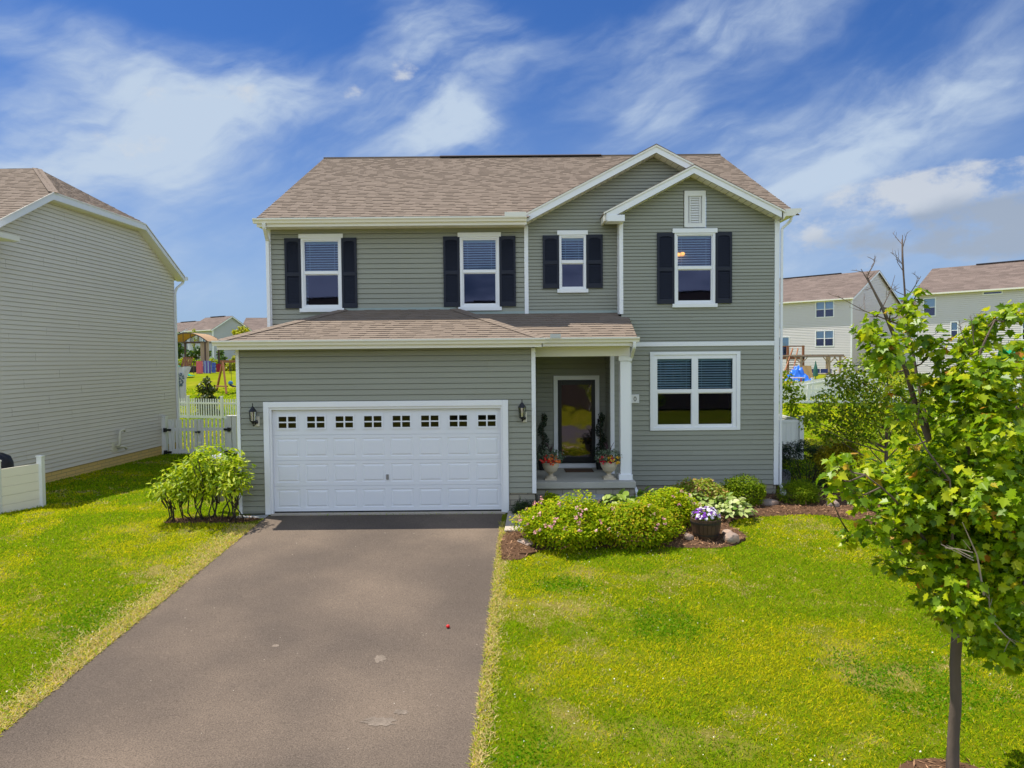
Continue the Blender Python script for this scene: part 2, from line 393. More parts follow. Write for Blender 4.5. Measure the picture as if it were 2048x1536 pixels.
def shingles(mb, poly, o, U, S, N, e=.145, seed=1, wmin=.13, wmax=.32):
    """laminated shingles on a roof plane: poly of (u,s), s up the slope"""
    rg = random.Random(seed); o = Vector(o); U = Vector(U); S = Vector(S); N = Vector(N)
    P = lambda u, s, d: o + U * u + S * s + N * d
    ss = [p[1] for p in poly]; s = min(ss); smax = max(ss)
    mb.poly([P(u, q, -.012) for u, q in poly]); 
    while s < smax - .01:
        t = min(s + e, smax); lo, hi = spans(poly, s + 1e-4), spans(poly, t - 1e-4)
        if len(lo) != len(hi):
            lo = hi = spans(poly, (s + t) / 2)
        for (l0, l1), (h0, h1) in zip(lo, hi):
            u = min(l0, h0) - rg.random() * .3; end = max(l1, h1); thick = False
            while u < end:
                wd = rg.uniform(wmin, wmax); thick = not thick if rg.random() < .8 else thick
                hh = .016 if thick else .009
                a0, a1 = max(u, l0), min(u + wd, l1); b0, b1 = max(u, h0), min(u + wd, h1)
                if a1 > a0 + 1e-3 or b1 > b0 + 1e-3:
                    a1 = max(a1, a0); b1 = max(b1, b0)
                    if a1 <= a0: a0 = a1 = min(max(a0, l0), l1)
                    if b1 <= b0: b0 = b1 = min(max(b0, h0), h1)
                    i = len(mb.v)
                    for q in (P(a0, s - .004, hh), P(a1, s - .004, hh), P(b1, t, .0), P(b0, t, .0), P(a0, s - .004, -.01), P(a1, s - .004, -.01), P(b1, t, -.01), P(b0, t, -.01)): mb.v.append(tuple(q))
                    for f in ((0, 1, 2, 3), (4, 5, 1, 0), (5, 6, 2, 1), (7, 4, 0, 3)): mb.f.append(tuple(i + k for k in f)); mb.m.append(0)
                u += wd
        s += e

# ------------------------------------------------------------------ foliage helpers
T_LEAF = ([(0, 0, 0), (.30, .35, 1), (.24, .7, 1), (0, 1, 0), (-.24, .7, 1), (-.30, .35, 1)], [(0, 1, 2, 3), (0, 3, 4, 5)])
_mh = [(.10, -.06), (.34, -.02), (.26, .13), (.56, .26), (.40, .34), (.52, .60), (.27, .54), (.20, .68), (.12, .80)]
T_MAPLE = ([(0, 0, 0)] + [(x, y, 1) for x, y in _mh] + [(0, 1, 0)] + [(-x, y, 1) for x, y in reversed(_mh)],
           [tuple(range(0, 11)), tuple([0, 10] + list(range(11, 20)))])
T_LANCE = ([(0, 0, 0), (.15, .35, 1), (.13, .7, 1), (0, 1, 0), (-.13, .7, 1), (-.15, .35, 1)], [(0, 1, 2, 3), (0, 3, 4, 5)])
T_PETAL = ([(0, -.5, 0), (.5, -.1, 1), (.33, .5, 1), (0, .35, 0), (-.33, .5, 1), (-.5, -.1, 1)], [(0, 1, 2, 3), (0, 3, 4, 5)])
T_NEEDLE = ([(0, 0, 0), (.09, .4, 1), (0, 1, 0), (-.09, .4, 1)], [(0, 1, 2, 3)])
def leaves(name, ctr, size, tpl, mt, parent=None, outward=None, up=.6, fold=.25, droop=0., rng=RNG, jit=.7):
    """one mesh of many leaves; ctr (n,3), size (n,), outward (n,3) preferred facing"""
    n = len(ctr); tv, tf = tpl; tv = np.array(tv, float); k = len(tv)
    nrm = rng.normal(size=(n, 3)) * jit; nrm[:, 2] += up; nrm[:, 0] -= up * .2
    if outward is not None: nrm += outward
    nrm /= np.linalg.norm(nrm, axis=1)[:, None] + 1e-9
    d = rng.normal(size=(n, 3)); d[:, 2] -= droop
    if outward is not None: d += outward * .8
    d -= nrm * (d * nrm).sum(1)[:, None]; d /= np.linalg.norm(d, axis=1)[:, None] + 1e-9
    s = np.cross(d, nrm); fd = fold * (rng.random(n) * 1.4 - .2)
    V = (ctr[:, None] + size[:, None, None] * (s[:, None] * tv[None, :, 0:1] + d[:, None] * tv[None, :, 1:2]
         + nrm[:, None] * (fd[:, None, None] * np.abs(tv[None, :, 0:1]) - .12 * tv[None, :, 1:2] ** 2)))
    V = V.reshape(-1, 3); kk = len(tf[0])
    Fc = (np.arange(n)[:, None, None] * k + np.array(tf)[None]).reshape(-1, kk)
    return npmesh(name, V, kk, mt, parent, faces=Fc)
def ball(c, r, n, shell=.55, rng=RNG, flat=1.):
    """n points through an ellipsoid, denser towards its surface; returns points and outward directions"""
    d = rng.normal(size=(n, 3)); d /= np.linalg.norm(d, axis=1)[:, None]
    q = (shell + (1 - shell) * rng.random(n)) ** .7
    return np.array(c)[None] + d * q[:, None] * np.array(r)[None], d
def vnoise(x, y, sc, seed):
    """value noise on arrays"""
    rg = np.random.default_rng(seed); T = rg.random((64, 64)); o = np.zeros_like(x); a = .5; t = 0
    for i in range(4):
        X = x * sc * 2 ** i + 31.7 * i; Y = y * sc * 2 ** i + 17.3 * i; xi = np.floor(X).astype(int); yi = np.floor(Y).astype(int)
        fx = X - xi; fy = Y - yi; fx = fx * fx * (3 - 2 * fx); fy = fy * fy * (3 - 2 * fy); g = lambda a_, b_: T[a_ % 64, b_ % 64]
        o += a * ((g(xi, yi) * (1 - fx) + g(xi + 1, yi) * fx) * (1 - fy) + (g(xi, yi + 1) * (1 - fx) + g(xi + 1, yi + 1) * fx) * fy); t += a; a *= .55
    return o / t

# ================================================================== GROUND
KY = [-300, -60, -12, 3, 13.9, 14.6, 25, 35, 40, 47, 56, 75, 400]
KZ = [.2, -.9, -1.25, -1.155, -.098, -.05, -.10, .22, .45, 1.15, 2.3, 2.7, 2.7]
KZR = KZ[:9] + [.85, 1.1, 1.3, 1.3]          # the ground rises less to the right of the house
def hz(y, x=-50):
    t = min(1, max(0, (x + 2) / 12)); return float(np.interp(y, KY, KZ)) * (1 - t) + float(np.interp(y, KY, KZR)) * t
def sheet(name, xs, ys, dz, mt, noise=0.):
    V = []; Fc = []
    for y in ys:
        for x in xs: V.append((x, y, hz(y, x) + dz))
    n = len(xs)
    for j in range(len(ys) - 1):
        for i in range(n - 1): Fc.append((j * n + i, j * n + i + 1, (j + 1) * n + i + 1, (j + 1) * n + i))
    return npmesh(name, np.array(V, float), 4, mt, faces=np.array(Fc))
ys_ = sorted(set(KY) | set(range(-30, 80, 3)))
struct(sheet('ground', [-400, -150, -60, -30, -15, -8, 0, 8, 15, 30, 60, 150, 400], ys_, 0, GROUND))
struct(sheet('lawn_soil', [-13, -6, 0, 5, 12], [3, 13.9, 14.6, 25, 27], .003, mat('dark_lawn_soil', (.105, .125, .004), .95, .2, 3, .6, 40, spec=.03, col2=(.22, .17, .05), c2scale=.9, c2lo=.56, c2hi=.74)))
def drape(name, poly, dz, mt, thick=0.):
    """a sheet laid over the ground along its slope; poly of (x,y)"""
    bm = bmesh.new(); vs = [bm.verts.new((x, y, 0)) for x, y in poly]; bm.faces.new(vs)
    ylo, yhi = min(p[1] for p in poly), max(p[1] for p in poly)
    for k in KY:
        if ylo < k < yhi: bmesh.ops.bisect_plane(bm, geom=bm.verts[:] + bm.edges[:] + bm.faces[:], plane_co=(0, k, 0), plane_no=(0, 1, 0))
    if thick:
        r = bmesh.ops.extrude_face_region(bm, geom=bm.faces[:]); 
        for v in r['geom']:
            if isinstance(v, bmesh.types.BMVert): v.co.z += thick
        for v in bm.verts: v.co.z -= thick
    for v in bm.verts: v.co.z += hz(v.co.y) + dz
    bmesh.ops.recalc_face_normals(bm, faces=bm.faces[:])
    me = bpy.data.meshes.new(name); bm.to_mesh(me); bm.free(); me.materials.append(mt)
    o = bpy.data.objects.new(name, me); C.objects.link(o); return o
def wob(a, b, n, amp, seed):
    rg = random.Random(seed); return [(a[0] + (b[0] - a[0]) * t / n + rg.uniform(-amp, amp), a[1] + (b[1] - a[1]) * t / n) for t in range(n + 1)]
DR = [(-.22, 14.52)] + wob((-.23, 14.2), (-.42, 6.6), 26, .018, 3) + [(-.5, 3.0), (-5.75, 3.0)] + wob((-5.42, 6.9), (-5.08, 14.1), 22, .018, 4) + [(-5.06, 14.52)]
struct(drape('driveway', DR, .010, ASPH, .03))
def blot(cx, cy, rx, ry, seed):
    rg = random.Random(seed); return [(cx + rx * math.cos(a) * rg.uniform(.6, 1.15), cy + ry * math.sin(a) * rg.uniform(.6, 1.15)) for a in np.linspace(0, 6.283, 23)[:-1]]
PALE = mat('pale_asphalt_stain', (.20, .160, .125), .9, .5, 8, .9, 120, spec=.1, grain=(75, .5)); OIL = mat('dark_asphalt_stain', (.085, .070, .062), .85, .2, 4, .9, 120, grain=(75, .5))
for i, (cx, cy, rx, ry, m_) in enumerate(((-1.68, 8.75, .075, .10, PALE), (-1.45, 7.45, .20, .10, PALE), (-1.25, 7.62, .09, .05, PALE), (-3.1, 9.1, .05, .04, PALE))): struct(drape('driveway_stain', blot(cx, cy, rx, ry, i), .014, m_))
BED = [(-.16, 13.34), (-.24, 12.9), (-.25, 12.3), (-.2, 11.9), (.12, 12.0), (.5, 12.42), (1.5, 12.5), (2.6, 12.5), (3.0, 12.46), (3.6, 12.42), (3.95, 12.55), (4.22, 12.8), (4.32, 13.05), (4.27, 13.3),
       (4.17, 13.55), (4.2, 13.75), (4.45, 13.98), (4.9, 14.12), (5.38, 14.2), (5.9, 14.28), (6.3, 14.2), (6.65, 13.85), (7.0, 13.55), (7.8, 13.5), (8.4, 14.2), (8.6, 15.6), (8.2, 17.2), (6.3, 17.6), (6.11, 16.2), (2.6, 16.1), (2.6, 15.0), (.5, 15.0), (.5, 14.64), (.06, 14.6), (.30, 14.2), (.26, 13.34)]
def bedmesh():
    bm = bmesh.new(); bm.faces.new([bm.verts.new((x, y, 0)) for x, y in BED])
    for k in np.arange(11.5, 18, .22): bmesh.ops.bisect_plane(bm, geom=bm.verts[:] + bm.edges[:] + bm.faces[:], plane_co=(0, k, 0), plane_no=(0, 1, 0))
    for k in np.arange(-.4, 9, .22): bmesh.ops.bisect_plane(bm, geom=bm.verts[:] + bm.edges[:] + bm.faces[:], plane_co=(k, 0, 0), plane_no=(1, 0, 0))
    edge = {v for e in bm.edges if len(e.link_faces) == 1 for v in e.verts}
    for v in bm.verts:
        n = float(vnoise(np.array([v.co.x]), np.array([v.co.y]), 1.6, 5)[0])
        v.co.z = hz(v.co.y) + (.012 if v in edge else .035 + .05 * n)
    me = bpy.data.meshes.new('mulch_bed'); bm.to_mesh(me); bm.free(); me.materials.append(MULCH)
    o = bpy.data.objects.new('mulch_bed', me); C.objects.link(o); return struct(o)
bedmesh()
struct(drape('walkway', [(-.17, 13.34), (.26, 13.34), (.31, 14.25), (.60, 14.62), (2.0, 14.62), (2.0, 14.15), (.95, 14.1), (.75, 13.9), (.72, 13.34), (.5, 13.0), (-.1, 13.0)][:3] + [(.55, 14.62), (-.10, 14.62)], .05, CONC, .09))
SHB = [(-7.0, 14.08), (-5.4, 14.05), (-5.1, 14.3), (-5.4, 14.5), (-6.9, 14.42)]
struct(drape('shrub_bed', SHB, .012, MULCH))
TRB = [(4.02 + .5 * math.cos(a), 6.38 + .38 * math.sin(a)) for a in np.linspace(0, 6.283, 18)[:-1]]
struct(drape('tree_ring_mulch', TRB, .03, MULCH, .05))
struct(drape('street', [(-80, -11), (80, -11), (80, -3.5), (-80, -3.5)], .008, mat('street_asphalt', (.10, .095, .09), .9, .1, .4, .3, 60)))
struct(drape('sidewalk', [(-80, -.6), (80, -.6), (80, .9), (-80, .9)], .03, CONC, .06))
struct(drape('driveway_apron', [(-6.3, -3.4), (.1, -3.4), (-.5, 2.98), (-5.7, 2.98)], .012, CONC, .03))

VERGE = mat('dry_verge_soil', (.33, .235, .11), .95, .2, 5, .9, 60, spec=.05, col2=(.17, .15, .02), c2scale=7, c2lo=.42, c2hi=.62)
def verge(a, b, sgn, w0, w1, seed):
    L_ = wob(a, b, 130, .012, seed); rg = random.Random(seed); W = []
    for (x, y) in reversed(L_): W.append((x + sgn * (w0 + (w1 - w0) * (.5 + .3 * math.sin(y * 3.1) * math.sin(y * 1.3) + .2 * math.sin(y * 11.3) + .05 * rg.random())), y))
    struct(drape('dry_verge', L_ + W, .0075, VERGE))
verge((-.29, 13.0), (-.48, 6.2), 1, .02, .15, 11); verge((-5.36, 6.4), (-5.05, 13.9), -1, .10, .30, 12)
def inpoly(x, y, poly):
    r = np.zeros(x.shape, bool); n = len(poly)
    for i in range(n):
        (x0, y0), (x1, y1) = poly[i], poly[(i + 1) % n]
        if y0 == y1: continue
        r ^= ((y0 <= y) != (y1 <= y)) & (x < x0 + (x1 - x0) * (y - y0) / (y1 - y0))
    return r
GREEN = leafmat('grass_green', [(0, (.11, .24, .003)), (.5, (.25, .42, .003)), (1, (.42, .55, .005))], .5, .8)
YELLOW = leafmat('grass_yellow_green', [(0, (.38, .47, .004)), (.5, (.62, .62, .006)), (1, (.80, .64, .02))], .5, .8)
STRAW = leafmat('grass_straw', [(0, (.48, .36, .12)), (.5, (.64, .50, .19)), (1, (.74, .60, .28))], .35, .7)
CLOVER = leafmat('grass_clover', [(0, (.08, .23, .003)), (.6, (.15, .34, .003)), (1, (.23, .40, .006))], .45, .8)
FLECK = mat('white_clover_head', (.62, .58, .45), .8)
DRYP = [(.27, 9.7, .35), (.95, 10.4, .28), (1.45, 10., .22), (1., 9.2, .16), (1.2, 8.9, .14), (.5, 7.6, .16), (1.85, 7.15, .22), (2.45, 7.45, .2), (4.3, 7.2, .3), (-.1, 8.8, .2), (2.35, 10.9, .3), (3.6, 10.6, .25), (5.1, 10., .3), (-5.9, 11.4, .35), (-7.1, 10.6, .4)]
def lawn(name, x0, x1, y0, y1, dens, ht, wd, seed, holes, far=False):
    rg = np.random.default_rng(seed); n = int((x1 - x0) * (y1 - y0) * dens)
    x = rg.uniform(x0, x1, n); y = rg.uniform(y0, y1, n)
    keep = np.abs(x) < .80 * y + 1.0
    for h in holes: keep &= ~inpoly(x, y, h)
    x = x[keep]; y = y[keep]; n = len(x)
    z = np.where(x > 0, np.interp(y, KY, KZR), np.interp(y, KY, KZ)) - .005
    big = vnoise(x, y, .45, 21); mid = vnoise(x, y, 1.5, 22); fine = vnoise(x, y, 5., 23)
    dl = np.abs(x - np.interp(y, [6.6, 14.2], [-.42, -.23])); dr = np.abs(x - np.interp(y, [6.9, 14.1], [-5.42, -5.08]))
    edge = np.where(y < 14.6, np.maximum(np.exp(-(dl / .12) ** 2), np.exp(-(dr / .30) ** 2)), 0)
    warm = np.exp(-((x - 3.5) / 3.2) ** 2 - ((y - 7.6) / 1.6) ** 2) * .10 + np.exp(-((x + 8) / 2.5) ** 2 - ((y - 13.5) / 2) ** 2) * .10
    cl = np.exp(-((x - 2.05) / .75) ** 2 - ((y - 9.6) / .75) ** 2) + np.exp(-((x - 4.7) / 1.0) ** 2 - ((y - 8.0) / 1.0) ** 2) + np.exp(-((x - .05) / .45) ** 2 - ((y - 6.9) / .7) ** 2) + .9 * np.exp(-((x - .8) / .6) ** 2 - ((y - 10.9) / .35) ** 2) + .8 * np.exp(-((x + 5.9) / .8) ** 2 - ((y - 10.) / 1.6) ** 2)
    dry = sum(.17 * np.exp(-((x - a) / (r * 1.3)) ** 2 - ((y - b) / r) ** 2) for a, b, r in DRYP)
    u = rg.random(n)
    py = np.clip((.55 * big + .45 * mid + warm - .46) * 4.6, .05, .92); ps = np.clip((mid * .5 + fine * .5 - .565 + .06 * np.exp(-((x - .45) / .7) ** 2 - ((y - 9.3) / 1.3) ** 2) + dry) * 7, .03, .92) + edge * .95
    cv = (cl + (big - .5) * .7 + (mid - .5) * .9 + (fine - .5) * .9) > rg.uniform(.42, .86, n)
    mi = np.where(u < ps, 2, np.where(cv & (rg.random(n) < .9), 3, np.where(rg.random(n) < py, 1, 0)))
    drop = (rg.random(n) < edge * .55) | (rg.random(n) < np.clip((mid * .6 + fine * .4 - .63) * 5, 0, .6))
    x, y, z, mi, edge, cv = (q[~drop] for q in (x, y, z, mi, edge, cv)); n = len(x)
    h = ht * (.55 + .8 * rg.random(n)) * np.where(mi == 2, .75, 1) * (1 - .45 * edge) * np.where(mi == 3, .8, 1); ww = wd * (.7 + .6 * rg.random(n)) * np.where(mi == 3, 1.9, 1)
    a = rg.uniform(0, 6.283, n); t = rg.uniform(.2, 1.0, n) * np.where(mi == 2, 1.5, 1); b = rg.uniform(0, 6.283, n)
    base = np.stack([x, y, z], 1); side = np.stack([np.cos(a), np.sin(a), 0 * a], 1) * ww[:, None] / 2
    ld = np.stack([np.cos(b) * np.sin(t), np.sin(b) * np.sin(t), np.cos(t)], 1)
    mid_ = base + ld * h[:, None] * .55; tip = base + ld * h[:, None] + np.stack([np.cos(b), np.sin(b), -.3 + 0 * b], 1) * (h * .22)[:, None]
    V = np.stack([base - side, base + side, mid_ + side * .9, tip, mid_ - side * .9], 1).reshape(-1, 3)
    tag(npmesh(name, V, 5, [GREEN, YELLOW, STRAW, CLOVER], midx=mi), 'mown yellow-green lawn grass with clover and dry patches', 'grass', kind='stuff')
HOUSE_FP = [(-5.66, 14.6), (.5, 14.6), (.5, 15.0), (2.6, 15.0), (2.6, 16.1), (6.1, 16.1), (6.1, 28), (-5.66, 28)]
NB_FP = [(-30, 16.7), (-12.5, 16.7), (-12.15, 26), (-30, 26)]
HOLES = [DR, BED, HOUSE_FP, NB_FP, SHB, TRB, [(-.2, 13.3), (.3, 13.3), (.3, 14.7), (-.2, 14.7)]]
lawn('grass', -12, 8, 6.2, 10, 3300, .050, .0075, 1, HOLES)
lawn('grass', -13, 11, 10, 15.5, 2000, .052, .010, 2, HOLES)
lawn('grass', -13, -5, 15.5, 26, 900, .06, .014, 3, HOLES)
lawn('grass', 6, 20, 15.5, 30, 450, .07, .02, 4, HOLES)
lawn('grass', -26, -9, 26, 48, 170, .08, .035, 5, HOLES)
lawn('grass', 12, 34, 30, 46, 130, .09, .04, 6, HOLES)
def verge_straw(name, xe, sgn, w, n, seed):
    rg = np.random.default_rng(seed); y = rg.uniform(6.2, 13.9, n); x = xe(y) + sgn * (np.abs(rg.normal(size=n)) * w * (.55 + .9 * vnoise(y * 1.0, y * 0 + 3, 1.1, seed)) - .015); z = np.interp(y, KY, KZ) + .006
    a = rg.uniform(0, 6.283, n); h = rg.uniform(.03, .085, n); t = rg.uniform(.7, 1.45, n); b = rg.uniform(0, 6.283, n)
    base = np.stack([x, y, z], 1); side = np.stack([np.cos(a), np.sin(a), 0 * a], 1) * .0045
    ld = np.stack([np.cos(b) * np.sin(t), np.sin(b) * np.sin(t), np.cos(t)], 1); m_ = base + ld * h[:, None] * .5; tip = base + ld * h[:, None]
    V = np.stack([base - side, base + side, m_ + side, tip, m_ - side], 1).reshape(-1, 3)
    tag(npmesh(name, V, 5, [STRAW, YELLOW, GREEN], midx=rg.choice([0, 0, 0, 0, 1, 2], n)), 'dry straw-coloured grass fringing the driveway edge', 'dry grass', kind='stuff')
verge_straw('dry_grass', lambda y: np.interp(y, [6.6, 14.2], [-.42, -.23]), 1, .10, 10000, 91)
verge_straw('dry_grass', lambda y: np.interp(y, [6.9, 14.1], [-5.42, -5.08]), -1, .24, 24000, 92)
# clover heads dotted over the lawn
n_ = 1500; x_ = RNG.uniform(-9, 7, n_); y_ = RNG.uniform(6.3, 13.5, n_)
k_ = (vnoise(x_, y_, .8, 77) > .50)
for h_ in HOLES: k_ &= ~inpoly(x_, y_, h_)
x_, y_ = x_[k_], y_[k_]
tag(leaves('clover_flowers', np.stack([x_, y_, np.interp(y_, KY, KZ) + .055], 1), RNG.uniform(.010, .02, len(x_)), T_PETAL, FLECK), 'tiny white clover heads scattered over the lawn', 'clover', kind='stuff')
# loose bark over the bed
n_ = 30000; x_ = RNG.uniform(-.3, 8.6, n_); y_ = RNG.uniform(11.8, 17.5, n_); k_ = inpoly(x_, y_, BED); x_, y_ = x_[k_], y_[k_]
z_ = np.interp(y_, KY, KZ) + .04 + .05 * vnoise(x_, y_, 1.6, 5)
x2 = RNG.uniform(3.4, 4.7, 1600); y2 = RNG.uniform(5.7, 7, 1600); k_ = inpoly(x2, y2, TRB); x_ = np.concatenate([x_, x2[k_]]); y_ = np.concatenate([y_, y2[k_]]); z_ = np.concatenate([z_, np.interp(y2[k_], KY, KZ) + .038])
x2 = RNG.uniform(-7.4, -5, 1500); y2 = RNG.uniform(13.8, 14.6, 1500); k_ = inpoly(x2, y2, SHB); x_ = np.concatenate([x_, x2[k_]]); y_ = np.concatenate([y_, y2[k_]]); z_ = np.concatenate([z_, np.interp(y2[k_], KY, KZ) + .02])
tag(leaves('bark_chips', np.stack([x_, y_, z_], 1), RNG.uniform(.04, .10, len(x_)), T_NEEDLE, CHIP, up=1.0), 'loose brown bark chips covering the planting bed', 'bark mulch', kind='stuff')

# ================================================================== HOUSE
house = thing('house', 'two-storey sage green sided house with white garage door and navy shutters', 'house', (0, 16, 0))
X0, X1, YM, YW, YG = -5.62, 6.03, 16.45, 16.14, 14.6
def wall(polys, o, U, N, holes=(), e=.1143, z0=None, name='wall', parent=house, m=SIDING, lap=.017):
    mb = MB(); siding(mb, polys, list(holes), o, U, N, e, z0, lap); return mb.build(name, m, parent)
FX, FN = (1, 0, 0), (0, -1, 0)
# window openings: casing rectangles
WIN = dict(L=(-4.827, -3.897, 4.343, 5.946), R=(-1.175, -.268, 4.343, 5.946), M=(1.11, 1.73, 4.735, 5.972), U=(3.69, 4.613, 4.352, 5.938), D=(3.137, 5.185, 1.477, 3.265))
wall([(X0, 3.4), (.36, 3.4), (.36, 6.22), (X0, 6.22)], (0, YM, 0), FX, FN, [WIN['L'], WIN['R']], z0=3.42)
wall([(.36, 3.9), (2.5, 3.9), (2.5, 6.22), (4.6, 7.07), (3.285, 7.745), (.36, 6.23)], (0, YM, 0), FX, FN, [WIN['M']], e=.0762, z0=3.9)
wall([(2.49, 3.3), (X1, 3.3), (X1, 6.26), (4.06, 7.225), (2.49, 6.40)], (0, YW, 0), FX, FN, [WIN['U'], (3.9, 4.41, 6.05, 6.90)], e=.0762, z0=3.45)
wall([(2.30, .225), (X1, .225), (X1, 3.40), (2.30, 3.40)], (0, YW, 0), FX, FN, [WIN['D']], z0=.225)
gw = [(-5.62, -.01), (-5.12, -.01), (-5.12, 2.26), (-.08, 2.26), (-.08, .372), (.42, .372), (.42, 3.40), (-5.62, 3.40)]
wall(gw, (0, YG, 0), FX, FN, z0=-.086)
wall([(YG, -.1), (YM, -.1), (YM, 3.5), (YG, 3.5)], (-5.62, 0, 0), (0, 1, 0), (-1, 0, 0))            # garage side
wall([(YG + .1, .5), (17.1, .5), (17.1, 3.3), (YG + .1, 3.3)], (.48, 0, 0), (0, 1, 0), (1, 0, 0))      # porch left side
wall([(.48, .5), (2.26, .5), (2.26, 3.3), (.48, 3.3)], (0, 17.1, 0), FX, FN, [(1.0, 2.10, .5, 2.72)], z0=.5)
wall([(YW, .5), (17.1, .5), (17.1, 3.3), (YW, 3.3)], (2.26, 0, 0), (0, 1, 0), (-1, 0, 0))
wall([(YW, .2), (28, .2), (28, 6.3), (YW, 6.3)], (X1, 0, 0), (0, 1, 0), (1, 0, 0))
wall([(YM, -.1), (28, -.1), (28, 6.25), (22.1, 9.2), (YM, 6.25)], (X0, 0, 0), (0, 1, 0), (-1, 0, 0))
mb = MB(); mb.poly([(X0, 27.9, -.1), (X1, 27.9, -.1), (X1, 27.9, 6.3), (X0, 27.9, 6.3)]); mb.build('rear_wall', SIDING, house)
# dim rooms behind the glass
mb = MB(); mb.box(X0 + .1, X1 - .1, 19.4, 19.5, .4, 6.2); mb.box(X0 + .1, X1 - .1, 16.6, 19.4, 6.1, 6.14); mb.box(X0 + .1, X1 - .1, 16.8, 19.4, 3.42, 3.5); mb.box(2.4, X1 - .1, 16.6, 19.4, .5, .56); mb.box(2.42, 2.47, 16.5, 19.4, .5, 6.1); mb.box(-2.6, -2.5, 16.55, 19.4, 3.5, 6.1); mb.box(-5.5, .3, 18.0, 18.1, -.05, 3.3); mb.box(.4, .46, 14.9, 18, -.05, 3.3); mb.box(-5.5, .3, 14.9, 18, 3.2, 3.3); mb.box(-5.5, .3, 14.75, 18, -.05, .0)
mb.build('interior', DARKROOM, house)

# ---- trim
def board(name, boxes, m=WHITE, parent=house, bevel=.004):
    mb = MB()
    for b in boxes: mb.box(*b)
    return mb.build(name, m, parent, bevel=bevel)
board('corner_board', [(-5.665, -5.60, YG - .032, YG + .06, -.02, 3.40)])
board('corner_board', [(.40, .485, YG - .032, YG + .08, .36, 3.36)])
board('corner_board', [(-5.62, -5.52, YM - .03, YM + .05, 3.55, 6.2)])
board('corner_board', [(.31, .40, YM - .034, YM - .0, 4.13, 6.2)])
board('corner_board', [(2.445, 2.535, YW - .03, YM - .02, 4.13, 6.24)])
board('corner_board', [(5.955, 6.065, YW - .032, YW + .07, .215, 6.28)])
board('corner_board', [(2.235, 2.325, YW - .028, YW + .08, .5, 3.2)])
board('band_board', [(2.56, 5.953, YW - .034, YW, 3.392, 3.49)])

def window(key, kind='single', cap=True):
    x0, x1, z0, z1 = WIN[key]; Y = (YM if key in 'LRM' else YW) - .002; mb = MB()
    if kind == 'single':
        fr = .055; gl = [(x0 + .079, x1 - .082)]; zu = (5.20, 5.874); zl = (4.425, 5.108)
        if key == 'M': gl = [(1.167, 1.672)]; zu = (5.40, 5.90); zl = (4.79, 5.308)
    else:
        gl = [(3.303, 4.084), (4.232, 5.015)]; zu = (2.415, 3.105); zl = (1.614, 2.313)
    w_ = .085 if kind == 'double' else .052
    # casing, butted
    mb.box(x0, x0 + w_, Y - .035, Y + .05, z0, z1); mb.box(x1 - w_, x1, Y - .035, Y + .05, z0, z1)
    mb.box(x0 + w_, x1 - w_, Y - .035, Y + .05, z1 - w_ * .8, z1); mb.box(x0 + w_, x1 - w_, Y - .035, Y + .05, z0, z0 + w_ * .8)
    if cap:
        mb.box(x0 - .042, x1 + .042, Y - .055, Y + .02, z1, z1 + .098); mb.box(x0 - .046, x1 + .046, Y - .06, Y + .02, z0 - .085, z0 - .002)
    # sashes
    xs = sorted([x0 + w_, x1 - w_] + [v for g in gl for v in g]); yo, yi = Y - .012, Y + .022
    for i in range(0, len(xs), 2): mb.box(xs[i], xs[i + 1], yo, yi + .02, z0 + w_ * .8, z1 - w_ * .8)
    for a, b in gl:
        mb.box(a, b, yo, yi, zu[1], z1 - w_ * .8); mb.box(a, b, yo - .004, yi + .02, zl[1] + .02, zu[0]); mb.box(a, b, yi - .004, yi + .02, zl[1], zl[1] + .02); mb.box(a, b, yo + .008, yi + .02, z0 + w_ * .8, zl[0])
        mb.box(a, a + .012, yo + .012, yi + .02, zl[0], zl[1]); mb.box(b - .012, b, yo + .012, yi + .02, zl[0], zl[1])
    wo_ = mb.build('window', WHITE, house, bevel=.003)
    for a, b in gl:
        for (c, d), yy in ((zu, Y + .006), (zl, Y + .02)):
            p = MB(); p.poly([(a, yy, c), (b, yy, c), (b, yy, d), (a, yy, d)]); p.build('pane', GLASS, wo_)
        bl = MB(); z = zu[1]; bl.box(a - .01, b + .01, Y + .065, Y + .11, zu[1] - .03, zu[1] + .01)
        while z > zu[0] - .02:
            bl.poly([(a, Y + .068, z), (b, Y + .068, z), (b, Y + .098, z + .030), (a, Y + .098, z + .030)]); z -= .056
        for xx in (a + .1, b - .1): bl.box(xx - .003, xx + .003, Y + .078, Y + .082, zu[0] - .02, zu[1])
        bl.build('blind', BLIND, wo_)
    return wo_
for k in 'LRMU': window(k)
window('D', 'double', cap=False)
